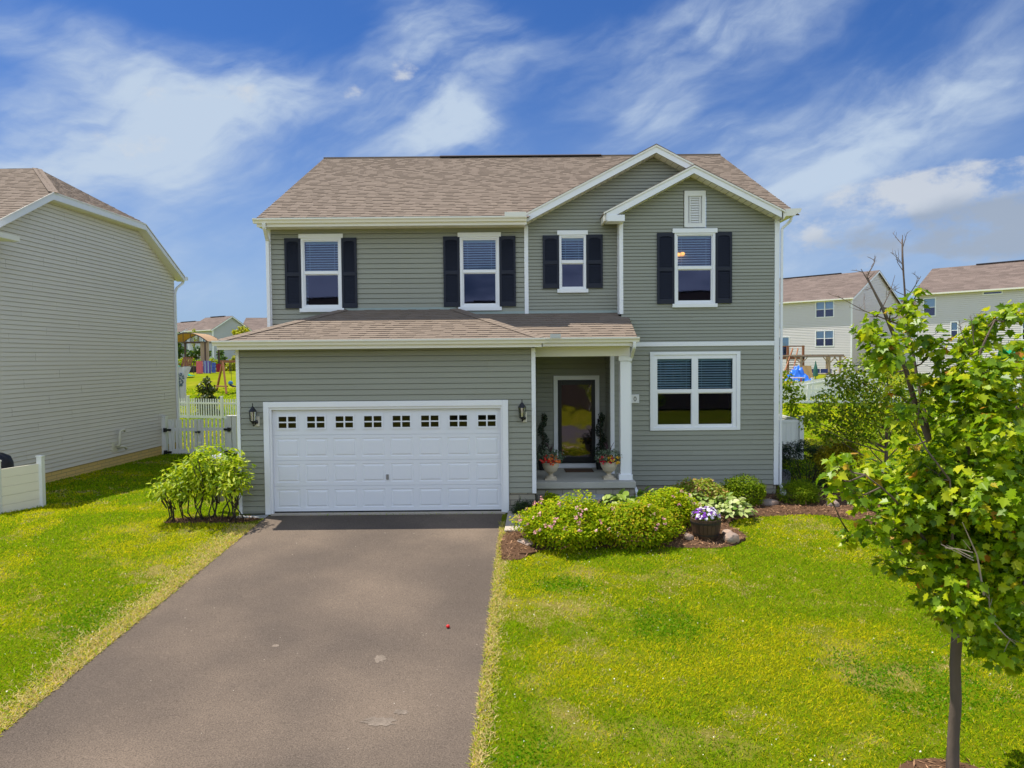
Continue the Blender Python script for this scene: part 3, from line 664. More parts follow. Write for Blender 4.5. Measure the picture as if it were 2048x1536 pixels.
def shutter(x0, x1, z0, z1, Y):
    mb = MB(); y0 = Y - .05; s = .05; zm = z0 + (z1 - z0) * .485
    mb.box(x0, x0 + s, y0, Y - .017, z0, z1); mb.box(x1 - s, x1, y0, Y - .017, z0, z1)
    for a, b in ((z0, z0 + .10), (zm - .04, zm + .04), (z1 - .075, z1)): mb.box(x0 + s, x1 - s, y0 + .002, Y - .018, a, b)
    for i in range(8):
        t0, t1 = math.pi * i / 8, math.pi * (i + 1) / 8; xc = (x0 + x1) / 2; r = (x1 - x0) / 2 - s
        mb.poly([(xc + r * math.cos(t0), y0 + .003, z1 - .075), (xc + r * math.cos(t1), y0 + .003, z1 - .075), (xc + r * math.cos(t1), y0 + .003, z1 - .12 + .045 * math.sin(t1)), (xc + r * math.cos(t0), y0 + .003, z1 - .12 + .045 * math.sin(t0))])
    mb.box(x0 + s, x1 - s, Y - .022, Y - .018, z0 + .1, z1 - .075)
    for a, b in ((z0 + .10, zm - .04), (zm + .04, z1 - .075)):
        z = a
        while z < b - .01: mb.poly([(x0 + s, y0 + .006, z), (x1 - s, y0 + .006, z), (x1 - s, Y - .024, min(z + .036, b)), (x0 + s, Y - .024, min(z + .036, b))]); z += .034
    mb.build('shutter', SHUT, house)
for a, b, z0, z1, Y in ((-5.20, -4.832, 4.346, 5.952, YM), (-3.892, -3.543, 4.346, 5.952, YM), (-1.553, -1.18, 4.350, 5.96, YM), (-.263, .110, 4.350, 5.96, YM),
                        (.733, 1.105, 4.752, 5.964, YM), (1.735, 2.112, 4.752, 5.974, YM), (3.298, 3.685, 4.349, 5.945, YW), (4.618, 4.986, 4.353, 5.951, YW)): shutter(a, b, z0, z1, Y)
# gable vent
mb = MB(); y = YW - .03; a, b, c, d = 3.916, 4.398, 6.065, 6.885
mb.box(a, a + .085, y, YW + .03, c, d); mb.box(b - .085, b, y, YW + .03, c, d); mb.box(a + .085, b - .085, y, YW + .03, c, c + .095); mb.box(a + .085, b - .085, y, YW + .03, d - .12, d)
mb.box(a + .085, b - .085, YW + .02, YW + .028, c + .09, d - .11); z = c + .11
mb.box(a + .115, a + .14, y + .012, YW + .02, c + .1, d - .125); mb.box(b - .14, b - .115, y + .012, YW + .02, c + .1, d - .125)
while z < d - .15: mb.poly([(a + .14, y + .012, z), (b - .14, y + .012, z), (b - .14, YW + .01, z + .05), (a + .14, YW + .01, z + .05)]); z += .055
mb.build('gable_vent', mat('vent_white', (.72, .71, .68), .5), house)

# ---- roofs
SL = .5; ln = math.hypot(1, SL); S_ = Vector((0, 1 / ln, SL / ln)); N_ = Vector((0, -SL / ln, 1 / ln))
YE, ZE, XR0, XR1 = 16.0, 6.30, -5.72, 6.46; smax = (22.1 - YE) * ln; sap = (19.1 - YE) * ln
mb = MB()
shingles(mb, [(XR0, 0), (.35, 0), (3.285, sap), (6.30, .12), (6.46, 0.02), (XR1, smax), (XR0, smax)], (0, YE, ZE), (1, 0, 0), S_, N_, seed=3)
mb.poly([(XR0, 22.1, 9.33), (XR1, 22.1, 9.33), (XR1, 28.3, 6.2), (XR0, 28.3, 6.2)])
mb.box(XR0, XR1, 22.02, 22.18, 9.325, 9.365)
roof = mb.build('roof', SHING, house)
mb = MB(); mb.prism([(-2.15, 21.9, 9.33), (-2.15, 22.1, 9.41), (-2.15, 22.3, 9.33)], (4.95, 0, 0)); mb.build('ridge_vent', mat('dark_ridge_cap', (.045, .035, .035), .9), roof)
def slab(pts, th, name, m, parent=house):
    mb = MB(); mb.prism(pts, (0, 0, -th)); return mb.build(name, m, parent)
# cross gables: shingle slabs with real thickness
ap = (3.285, 7.905); G0 = 16.10
mb = MB(); mb.prism([(.34, G0, 6.385), (ap[0], G0, ap[1]), (ap[0], 19.3, ap[1]), (.34, 16.25, 6.385)], (0, 0, .03)); mb.prism([(ap[0], G0, ap[1]), (6.22, G0, 6.34), (6.22, 16.2, 6.34), (ap[0], 19.3, ap[1])], (0, 0, .03)); mb.build('roof', SHING, house)
ap2 = (4.06, 7.365); G1 = 15.80
mb = MB(); mb.prism([(2.06, G1, 6.33), (ap2[0], G1, ap2[1]), (ap2[0], 16.9, ap2[1]), (2.06, 16.44, 6.33)], (0, 0, .03)); mb.prism([(ap2[0], G1, ap2[1]), (6.08, G1, 6.34), (6.08, 16.3, 6.34), (ap2[0], 16.9, ap2[1])], (0, 0, .03)); mb.build('roof', SHING, house)
def rake(a, b, Y, w=.155, drop=.012, th=.022, m=WHITE, name='rake_board'):
    (xa, za), (xb, zb) = a, b; mb = MB(); pts = [(xa, Y, za - drop), (xb, Y, zb - drop), (xb, Y, zb - drop - w), (xa, Y, za - drop - w)]
    mb.prism(pts, (0, th, 0)); return mb.build(name, m, house, bevel=.003)
rake((.355, 6.385), ap, G0 + .015); rake(ap, (4.15, 7.447), G0 + .017)
rake((2.12, 6.35), ap2, G1 + .015); rake(ap2, (6.0, 6.375), G1 + .017)
# drip edge strips (yellowish metal) and soffits
def soffit(a, b, y0, y1, name='soffit'):
    (xa, za), (xb, zb) = a, b; mb = MB(); d = .175; n = max(2, int(abs(xb - xa) / .13))
    for i in range(n):
        t0, t1 = i / n, (i + .9) / n; p = lambda t, dz: (xa + (xb - xa) * t, za + (zb - za) * t - d + dz)
        (a0, c0), (a1, c1) = p(t0, 0), p(t1, 0)
        mb.poly([(a0, y0, c0), (a1, y0, c1), (a1, y1, c1), (a0, y1, c0)])
        (a2, c2) = p((i + 1) / n, .008); mb.poly([(a1, y0, c1 + .008), (a2, y0, c2), (a2, y1, c2), (a1, y1, c1 + .008)])
    mb.build(name, CREAM, house)
soffit((.36, 6.39), ap, G0 + .03, YM - .001); soffit(ap, (4.2, 7.42), G0 + .03, YM - .001)
soffit((2.14, 6.36), ap2, G1 + .03, YW - .001); soffit(ap2, (6.02, 6.37), G1 + .03, YW - .001)
mb = MB()
for (p, q, Y) in (((.34, 6.40), ap, G0), (ap, (4.15, 7.46), G0), ((2.06, 6.35), ap2, G1), (ap2, (6.08, 6.35), G1)):
    mb.prism([(p[0], Y - .006, p[1] + .004), (q[0], Y - .006, q[1] + .004), (q[0], Y - .006, q[1] - .034), (p[0], Y - .006, p[1] - .034)], (0, .02, 0))
mb.build('drip_edge', CREAM, house)
# returns at the foot of the small gable
board('eave_return', [(2.135, 2.525, G1 + .005, YW + .02, 6.16, 6.30)]); board('eave_return', [(2.075, 2.13, G1 + .06, YM - .02, 6.18, 6.33)], CREAM)

def gutter(x0, x1, Y, zt, name='gutter', h=.105, d=.11, m=CREAM):
    """front gutter: Y is its back, zt its top; K-profile"""
    pr = [(0, -h), (-d * .55, -h), (-d * .68, -h * .62), (-d, -h * .30), (-d, 0), (-d + .008, 0), (-d + .008, -h * .28), (-d * .62, -h * .58), (-d * .5, -h + .006), (0, -h + .006)]
    mb = MB(); a = [(x0, Y + u, zt + v) for u, v in pr]; mb.prism(a, (x1 - x0, 0, 0))
    mb.poly([(x0, Y + u, zt + v) for u, v in pr[:5]] + [(x0, Y, zt)]); mb.poly([(x1, Y + u, zt + v) for u, v in pr[:5]] + [(x1, Y, zt)])
    return mb.build(name, m, house)
def fascia(x0, x1, y0, y1, z0, z1, m=CREAM): return board('fascia', [(x0, x1, y0, y1, z0, z1)], m, bevel=0)
gutter(-5.74, .36, 16.0, 6.315); fascia(-5.68, .36, 16.0, 16.03, 6.14, 6.29); soff = MB(); soff.poly([(-5.68, 16.03, 6.155), (.34, 16.03, 6.155), (.34, YM, 6.155), (-5.68, YM, 6.155)]); soff.build('soffit', CREAM, house)
mb = MB(); mb.box(-.13, .35, 15.885, 15.90, 6.305, 6.40); mb.build('gutter_splash_guard', CREAM, house)
# right eave gutter runs back along the side; its end shows
pr = [(6.04, 6.17), (6.04, 6.30), (6.02, 6.36), (6.05, 6.40), (6.42, 6.415), (6.45, 6.40), (6.42, 6.33), (6.33, 6.29), (6.30, 6.255), (6.10, 6.25)]
mb = MB(); mb.prism([(x, 15.84, z) for x, z in pr], (0, 12.3, 0)); mb.build('gutter', CREAM, house)
# garage and porch roof
kz = .335; lg = math.hypot(1, kz); Sg = Vector((0, 1 / lg, kz / lg)); Ng = Vector((0, -kz / lg, 1 / lg)); GE, GZ = 14.20, 3.545; sg = (YM - .02 - GE) * lg
mb = MB(); shingles(mb, [(-5.85, 0), (.60, 0), (-1.33, sg), (-3.83, sg)], (0, GE, GZ), (1, 0, 0), Sg, Ng, seed=5)
gr = mb.build('roof', SHING, house)
kp = .40; lp = math.hypot(1, kp); Sp = Vector((0, 1 / lp, kp / lp)); Np = Vector((0, -kp / lp, 1 / lp)); PE, PZ = 14.86, 3.555; sp_ = (YM - .02 - PE) * lp; spw = (YW - .02 - PE) * lp
mb = MB(); shingles(mb, [(.60, 0), (2.63, 0), (2.66, spw), (2.44, spw), (2.44, sp_), (-.98, sp_)], (0, PE, PZ), (1, 0, 0), Sp, Np, seed=8); mb.build('roof', SHING, house)
zt = GZ + kz * (YM - .02 - GE)
mb = MB()  # right hip face, left hip face, hip caps
mb.prism([(.60, GE, GZ + .004), (.60, PE, PZ + .002), (-.98, YM - .02, PZ + kp * (YM - .02 - PE)), (-1.33, YM - .02, zt)], (0, 0, -.02))
mb.build('hip_face', SHING, gr); mb = MB(); mb.prism([(-5.85, GE, GZ), (-3.83, YM - .02, zt), (-5.85, YM - .02, GZ)], (0, 0, -.02)); mb.build('hip_face', SHING, gr)
def hipcap(a, b, n):
    a = Vector(a); b = Vector(b)
    for i in range(n):
        p = a + (b - a) * (i / n); q = a + (b - a) * ((i + 1.12) / n); mb.bar(p + Vector((0, 0, .018)), q + Vector((0, 0, .012)), .20, .012, upv=(0, -.3, 1))
mb = MB(); hipcap((-5.83, GE, GZ), (-3.83, YM - .03, zt), 20); mb.build('hip_cap', SHING, gr); mb = MB(); hipcap((.58, GE, GZ), (-1.33, YM - .03, zt), 20); mb.build('hip_cap', SHING, gr)
gutter(-5.95, .66, 14.2, 3.555); fascia(-5.86, .62, 14.2, 14.23, 3.375, 3.545); soff = MB(); soff.poly([(-5.86, 14.23, 3.395), (.60, 14.23, 3.395), (.60, YG, 3.395), (-5.86, YG, 3.395)]); soff.poly([(-5.86, YG, 3.395), (-5.62, YG, 3.395), (-5.62, YM, 3.395), (-5.86, YM, 3.395)]); soff.build('soffit', CREAM, house)
fascia(.60, .63, 14.2, 14.86, 3.375, 3.545); board('fascia', [(-5.89, -5.86, 14.2, YM, 3.375, 3.545)], CREAM)
gutter(.67, 2.66, 14.86, 3.575); fascia(.62, 2.58, 14.86, 14.89, 3.395, 3.555)
mb = MB(); mb.box(.80, 1.02, 14.735, 14.75, 3.565, 3.65); mb.build('gutter_splash_guard', mat('galvanised', (.55, .55, .5), .4), house)
# flashing where lower roof meets the wall
mb = MB()
for p, q, Y in (((-3.83, zt), (-1.33, zt), YM - .024), ((-1.33, zt), (-.98, 4.185), YM - .024), ((-.98, 4.185), (2.44, 4.185), YM - .024)): mb.prism([(p[0], Y, p[1] - .01), (q[0], Y, q[1] - .01), (q[0], Y, q[1] + .05), (p[0], Y, p[1] + .05)], (0, .004, 0))
mb.build('flashing', mat('flashing_metal', (.30, .36, .33), .5), house)
# rear edge of the porch roof against the wing
mb = MB(); mb.prism([(2.61, PE, PZ - .02), (2.64, YW, PZ + kp * (YW - PE) - .02), (2.64, YW, PZ + kp * (YW - PE) - .12), (2.61, PE, PZ - .12)], (.02, 0, 0)); mb.build('rake_board', CREAM, house)
# porch: beam, ceiling, column, slab, step
board('porch_beam', [(.487, 2.54, 15.28, 15.46, 3.18, 3.40)], CREAM, bevel=.006); board('porch_ceiling', [(.487, 2.24, 15.46, 17.1, 3.24, 3.27), (.487, 2.6, 14.89, 15.28, 3.392, 3.41)], CREAM, bevel=0)
mb = MB(); mb.box(2.335, 2.555, 15.29, 15.51, .6, 3.07); mb.box(2.30, 2.578, 15.265, 15.545, 3.075, 3.178); mb.box(2.30, 2.59, 15.265, 15.545, .47, .62)
mb.build('column', WHITE, house, bevel=.004)
SLABC = mat('porch_concrete', (.42, .40, .34), .9, .12, 2.5, .5, 150, spec=.15)
mb = MB(); mb.box(.49, 2.63, 15.06, 17.09, .36, .50); mb.build('porch_slab', SLABC, house, bevel=.012)
mb = MB(); mb.box(.50, 2.60, 15.12, 15.3, -.1, .36); mb.build('foundation', STONE, house)
mb = MB(); mb.box(.97, 1.95, 14.68, 15.12, -.06, .235); mb.build('step', CONCG, house, bevel=.03)
mb = MB(); mb.box(2.30, X1 - .01, YW + .012, YW + .2, -.2, .226); mb.build('foundation', STONE, house)
mb = MB(); mb.box(-.08, .46, YG + .012, YG + .15, -.2, .373); mb.build('foundation', STONE, house)
mb = MB(); mb.box(X1 - .2, X1, YW + .21, 27.9, -.2, .2); mb.build('foundation', STONE, house)
mb = MB(); mb.box(-5.66, -5.06, 14.38, 14.6, -.2, -.035); mb.build('curb', CONCG, house, bevel=.01)
board('threshold', [(-5.0, -.16, 14.53, 14.72, -.06, -.018)], CONC, bevel=0)

# ---- garage door
FW = MB(); y0 = YG - .045
FW.box(-5.118, -5.005, y0, YG + .12, -.03, 2.30); FW.box(-.205, -.085, y0, YG + .12, -.03, 2.30); FW.box(-5.005, -.205, y0, YG + .12, 2.185, 2.30)
FW.box(-5.005, -4.965, y0 + .03, YG + .12, -.03, 2.185); FW.box(-.24, -.205, y0 + .03, YG + .12, -.03, 2.185); FW.box(-4.965, -.24, y0 + .03, YG + .12, 2.135, 2.185)
FW.build('garage_door_casing', WHITE, house, bevel=.004)
gx0, gx1, gz0, gz1, gy = -4.963, -.242, .012, 2.135, YG + .07
mb = MB(); hs = (gz1 - gz0) / 4; pw = (gx1 - gx0) / 8
def rpanel(a, b, c, d):
    """raised panel pressed into the sheet: outer bead, sunk groove, raised field"""
    R = [(0, 0), (.016, -.007), (.03, -.007), (.055, .003)]
    rr = [[(a + i, gy - o, c + i), (b - i, gy - o, c + i), (b - i, gy - o, d - i), (a + i, gy - o, d - i)] for i, o in R]
    for q, r_ in zip(rr, rr[1:]):
        for k in range(4): mb.poly((q[k], q[(k + 1) % 4], r_[(k + 1) % 4], r_[k]))
    mb.poly(rr[-1])
gwins = []
for r in range(4):
    c0 = gz0 + r * hs; c1 = c0 + hs - .007; mb.box(gx0, gx1, gy + .012, gy + .04, c0, c1 + .007)
    holes = []
    for k in range(8):
        xa = gx0 + k * pw
        if r < 3: holes.append((xa + .065, xa + pw - .045, c0 + .075, c1 - .065))
        else: holes.append((xa + .125, xa + pw - .105, c0 + .148, c1 - .142))
    xs = gx0
    for h in holes:
        mb.poly([(xs, gy, c0), (h[0], gy, c0), (h[0], gy, c1), (xs, gy, c1)]); xs = h[1]
        mb.poly([(h[0], gy, c0), (h[1], gy, c0), (h[1], gy, h[2]), (h[0], gy, h[2])]); mb.poly([(h[0], gy, h[3]), (h[1], gy, h[3]), (h[1], gy, c1), (h[0], gy, c1)])
        if r < 3: rpanel(*h)
        else: gwins.append(h)
    mb.poly([(xs, gy, c0), (gx1, gy, c0), (gx1, gy, c1), (xs, gy, c1)])
    mb.poly([(gx0, gy, c1), (gx1, gy, c1), (gx1, gy + .012, c1), (gx0, gy + .012, c1)]); mb.poly([(gx0, gy, c0), (gx1, gy, c0), (gx1, gy + .012, c0), (gx0, gy + .012, c0)])
gd = mb.build('garage_door', GDOOR, house)
GGL = glassmat('garage_glass', .015, .03, (.10, .10, .09), gcol=(.6, .5, .6))
for a, b, c, d in gwins:
    mb = MB(); y = gy - .018
    for q in ((a - .035, a, c - .035, d + .035), (b, b + .035, c - .035, d + .035), (a, b, d, d + .035), (a, b, c - .035, c), ((a + b) / 2 - .016, (a + b) / 2 + .016, c, d)): mb.box(q[0], q[1], y, gy + .004, q[2], q[3])
    zc = (c + d) / 2; mb.box(a, (a + b) / 2 - .016, y + .002, gy + .004, zc - .013, zc + .013); mb.box((a + b) / 2 + .016, b, y + .002, gy + .004, zc - .013, zc + .013)
    mb.poly([(a, gy + .006, c), (b, gy + .006, c), (b, gy + .006, d), (a, gy + .006, d)], 1)
    mb.build('window', [GDOOR, GGL], gd)
mb = MB(); mb.lathe([(.03, 0), (.032, .012), (.0, .012)], (0, 0, 0), 12)
mb = MB(); hx, hzz = -2.605, .715; mb.box(hx - .028, hx + .028, gy - .012, gy, hzz - .055, hzz + .055); mb.bar((hx - .01, gy - .03, hzz + .05), (hx + .012, gy - .03, hzz - .06), .018, .018); mb.bar((hx, gy, hzz), (hx, gy - .035, hzz), .02, .02)
mb.build('handle', mat('dull_chrome', (.35, .35, .36), .35, metal=.7), gd, bevel=.004)
board('bottom_seal', [(gx0, gx1, gy - .004, gy + .03, -.017, .011)], DARKM, gd, 0)
board('side_seal', [(-.236, -.222, gy - .075, gy - .06, 1.37, 1.52)], mat('grey_tab', (.2, .2, .2)), gd, 0)

# ---- front door with storm door
DY = 17.1
FR = MB()
FR.box(1.0, 1.075, DY - .04, DY + .04, .5, 2.72); FR.box(2.025, 2.10, DY - .04, DY + .04, .5, 2.72); FR.box(1.075, 2.025, DY - .04, DY + .04, 2.62, 2.72); FR.box(1.075, 2.025, DY - .05, DY + .04, .5, .60)
FR.box(1.075, 1.10, DY - .02, DY + .04, .6, 2.62); FR.box(2.0, 2.025, DY - .02, DY + .04, .6, 2.62)
FR.build('door_casing', WHITE, house, bevel=.003)
SD = MB(); SD.box(1.10, 1.19, DY - .03, DY + .01, .61, 2.615); SD.box(1.91, 2.0, DY - .03, DY + .01, .61, 2.615); SD.box(1.19, 1.91, DY - .03, DY + .01, 2.50, 2.615); SD.box(1.19, 1.91, DY - .03, DY + .01, .61, .76)
sdoor = SD.build('front_door', DARKM, house, bevel=.004)
p = MB(); p.poly([(1.19, DY - .012, .76), (1.91, DY - .012, .76), (1.91, DY - .012, 2.5), (1.19, DY - .012, 2.5)]); p.build('pane', SDGLASS, sdoor)
p = MB(); p.box(1.10, 2.0, DY + .07, DY + .11, .61, 2.615)
for a, b in ((1.22, 1.5), (1.6, 1.88)):
    for c, d in ((.8, 1.3), (1.45, 2.4)): p.box(a, b, DY + .06, DY + .07, c, d)
p.build('inner_door', mat('charcoal_inner_door', (.03, .03, .035), .5), sdoor)
p = MB(); p.box(1.945, 1.968, DY - .085, DY - .06, 1.42, 1.62); p.box(1.95, 1.963, DY - .06, DY - .03, 1.45, 1.48); p.box(1.95, 1.963, DY - .06, DY - .03, 1.56, 1.59); p.build('handle', DARKM, sdoor)
p = MB(); p.box(2.048, 2.085, DY - .065, DY - .04, 1.55, 1.68); p.build('doorbell', DARKM, house, bevel=.005)
# ---- downspouts
def spout(pts, w_=.075, d_=.055, name='downspout', m=WHITE):
    mb = MB()
    for a, b in zip(pts, pts[1:]): mb.bar(a, b, w_, d_)
    return mb.build(name, m, house, bevel=.006)
spout([(-5.50, 15.94, 6.21), (-5.50, 15.98, 6.12), (-5.575, 16.38, 5.90), (-5.575, 16.38, 3.72)])
spout([(2.56, 14.80, 3.47), (2.56, 14.83, 3.36), (2.585, 15.56, 3.05), (2.588, 15.56, .50), (2.60, 15.35, .42), (2.66, 15.10, .25), (2.66, 15.06, .02)], .065, .05)
mb = MB(); mb.box(2.61, 2.70, 15.0, 15.12, -.03, .10); mb.build('drain_adapter', WHITE, house)
spout([(6.27, 15.98, 6.25), (6.265, 15.99, 6.18), (6.20, 16.05, 6.10), (6.11, 16.10, 6.02), (6.10, 16.10, .22), (6.13, 16.06, .12), (6.14, 16.02, -.02)], .05, .05)
mb = MB(); mb.box(6.08, 6.18, 15.95, 16.07, -.05, .12); mb.build('drain_adapter', WHITE, house)
# ---- wall lamps
def wall_lamp(x, z, n=0):
    mb = MB(); mb.box(x - .06 + .045, x + .10, YG - .035, YG - .012, z - .27, z - .06); bp = mb.build('wall_lamp', mat('pale_lamp_block', (.62, .58, .47), .6), house, bevel=.025)
    b = MB(); cx, cy = x, YG - .13
    b.lathe([(.0, .215), (.008, .21), (.010, .15), (.03, .13), (.045, .105), (.082, .055), (.085, .045), (.07, .04), (.0, .04)][::-1], (cx, cy, z), 8)
    b.lathe([(.0, -.205), (.02, -.2), (.055, -.165), (.062, -.155), (.062, -.145), (.0, -.145)], (cx, cy, z), 8)
    for k in range(6):
        t = k * math.pi / 3; b.bar((cx + .058 * math.cos(t), cy + .058 * math.sin(t), z - .15), (cx + .070 * math.cos(t), cy + .070 * math.sin(t), z + .045), .011, .011)
    b.tube([(cx, cy, z - .19), (cx, cy + .02, z - .25), (cx + .01, cy + .07, z - .24), (cx + .04, YG - .04, z - .17)], .013, 6)
    b.lathe([(.0, -.03), (.04, -.03), (.048, 0), (.03, .04), (0, .05)], (cx + .035, YG - .06, z - .18), 10)
    b.build('lantern', DARKM, bp)
    g = MB(); g.lathe([(.05, -.142), (.062, .038)], (cx, cy, z), 12); g.build('lamp_glass', glassmat('lantern_glass', .12, .05, (.9, .88, .8)), bp)
wall_lamp(-5.30, 2.07); wall_lamp(.20, 2.105)
# ---- house number plaque
mb = MB(); mb.box(2.54, 2.885, YW - .045, YW - .02, 2.105, 2.305); pq = mb.build('number_plaque', mat('plaque_white', (.70, .69, .65), .5), house, bevel=.01)
mb = MB(); cx, cz, n = 2.79, 2.205, 24
for i in range(n):
    t0, t1 = 2 * math.pi * i / n, 2 * math.pi * (i + 1) / n
    q = lambda t, a, b: (cx + a * math.cos(t), YW - .048, cz + b * math.sin(t))
    mb.poly([q(t0, .032, .055), q(t1, .032, .055), q(t1, .017, .040), q(t0, .017, .040)])
mb.build('numeral', DARKM, pq)
# lit lamp behind the upper right window
mb = MB()
for x, z in ((3.79, 5.46), (3.89, 5.475)): mb.lathe([(.0, -.045), (.045, -.025), (.06, .01), (.04, .045), (0, .05)], (x, YW + .045, z), 10)
mb.build('lamp_globe', emitmat('warm_lit_globe', (1., .42, .12), .9), house, smooth=True)

# ================================================================== NEIGHBOURING HOUSES
NSID = mat('grey_beige_siding', (.68, .63, .545), .62, .03, .6, .05, 200, island=.02)
nb = thing('house', 'grey beige house at left with clipped gable and blank siding wall', 'house', (-12.4, 19, 0), -.03)
def lbuild(mb, name, m, parent, **k): return mb.build(name, m, parent, local=True, **k)
mb = MB(); siding(mb, [(-2.3, .22), (6.8, .22), (6.8, 6.22), (4.5, 7.52), (.05, 7.52), (-2.3, 6.22)], [], (0, 0, 0), (0, 1, 0), (1, 0, 0), .1143, .22)
lbuild(mb, 'wall', NSID, nb)
mb = MB(); siding(mb, [(-14, .22), (0, .22), (0, 6.2), (-14, 6.2)], [], (0, -2.3, 0), (1, 0, 0), (0, -1, 0)); lbuild(mb, 'wall', NSID, nb)
mb = MB(); mb.poly([(0, 6.8, 0), (-14, 6.8, 0), (-14, 6.8, 6.2), (0, 6.8, 6.2)]); lbuild(mb, 'wall', NSID, nb)
mb = MB(); mb.box(-14, -.012, -2.28, 6.78, -.5, .222); lbuild(mb, 'foundation', STONEY, nb)
k = .56; l_ = math.hypot(1, k)
mb = MB(); shingles(mb, [(-14, 0), (0, 0), (0, 2.6 * l_), (-2.0, 4.85 * l_), (-14, 4.85 * l_)], (.3, -2.6, 6.2), (1, 0, 0), (0, 1 / l_, k / l_), (0, -k / l_, 1 / l_), seed=21)
q_ = math.hypot(2, 1.24); shingles(mb, [(0, 0), (4.5, 0), (2.25, q_)], (.3, 0, 7.66), (0, 1, 0), (-2 / q_, 0, 1.24 / q_), (1.24 / q_, 0, 2 / q_), seed=22)
mb.prism([(.3, 4.5, 7.66), (-1.7, 2.25, 8.92), (-14, 2.25, 8.92), (-14, 7.1, 6.2), (.3, 7.1, 6.2)], (0, 0, -.05))
rf = lbuild(mb, 'roof', SHING, nb)
mb = MB()
for i in range(16):
    a, b = Vector((.3, 0, 7.68)), Vector((-1.7, 2.25, 8.92)); mb.bar(a + (b - a) * (i / 16) - Vector((0, 0, .02)), a + (b - a) * ((i + 1.1) / 16) - Vector((0, 0, .02)), .24, .012, upv=(.35, -.3, 1))
lbuild(mb, 'hip_cap', SHING, rf)
mb = MB(); X_ = .275; wv = .19
for (a, b) in (((-2.6, 6.20), (0, 7.655)), ((0, 7.655), (4.5, 7.655)), ((4.5, 7.655), (7.02, 6.24))):
    mb.prism([(X_, a[0], a[1] - .005), (X_, b[0], b[1] - .005), (X_, b[0], b[1] - wv), (X_, a[0], a[1] - wv)], (.022, 0, 0))
lbuild(mb, 'rake_board', WHITE, nb)
mb = MB(); d_ = .19
for (a, b) in (((-2.6, 6.20), (0, 7.655)), ((0, 7.655), (4.5, 7.655)), ((4.5, 7.655), (7.02, 6.24))): mb.poly([(0, a[0], a[1] - d_), (0, b[0], b[1] - d_), (X_, b[0], b[1] - d_), (X_, a[0], a[1] - d_)])
lbuild(mb, 'soffit', CREAM, nb)
mb = MB()
for (a, b) in (((-2.6, 6.20), (0, 7.655)), ((0, 7.655), (4.5, 7.655)), ((4.5, 7.655), (7.02, 6.24))): mb.prism([(X_ + .024, a[0], a[1] + .01), (X_ + .024, b[0], b[1] + .01), (X_ + .024, b[0], b[1] - .025), (X_ + .024, a[0], a[1] - .025)], (.012, 0, 0))
lbuild(mb, 'drip_edge', CREAM, nb)
mb = MB(); mb.box(-13, .36, 7.02, 7.14, 6.1, 6.22); lbuild(mb, 'gutter', WHITE, nb)
mb = MB(); mb.box(-13, .55, -2.76, -2.64, 6.07, 6.19); mb.box(.2, .62, -2.62, -1.75, 6.07, 6.19); lbuild(mb, 'gutter', CREAM, nb)
mb = MB()
for a, b in zip([(.2, 7.08, 6.1), (.2, 7.06, 6.0), (.06, 6.88, 5.8), (.06, 6.80, 5.7), (.05, 6.76, 5.6)], [(.2, 7.06, 6.0), (.06, 6.88, 5.8), (.06, 6.80, 5.7), (.05, 6.76, 5.6), (.05, 6.76, -.1)]): mb.bar(a, b, .07, .07)
lbuild(mb, 'downspout', WHITE, nb)
mb = MB(); mb.box(.0, .03, 2.72, 3.0, .38, .68); vp = lbuild(mb, 'vent_plate', mat('ivory_pvc', (.68, .64, .5), .5), nb, bevel=.01)
mb = MB(); mb.tube([(.03, 2.9, .56), (.12, 2.92, .56), (.14, 2.93, .6), (.14, 2.96, .98), (.15, 3.0, 1.02), (.17, 3.12, 1.03), (.18, 3.16, .98)], .038, 8); mb.tube([(.03, 2.95, .5), (.15, 3.0, .52), (.18, 3.12, .5), (.19, 3.2, .42)], .038, 8)
lbuild(mb, 'vent_pipe', mat('ivory_pvc', (.68, .64, .5), .5), vp, smooth=True)

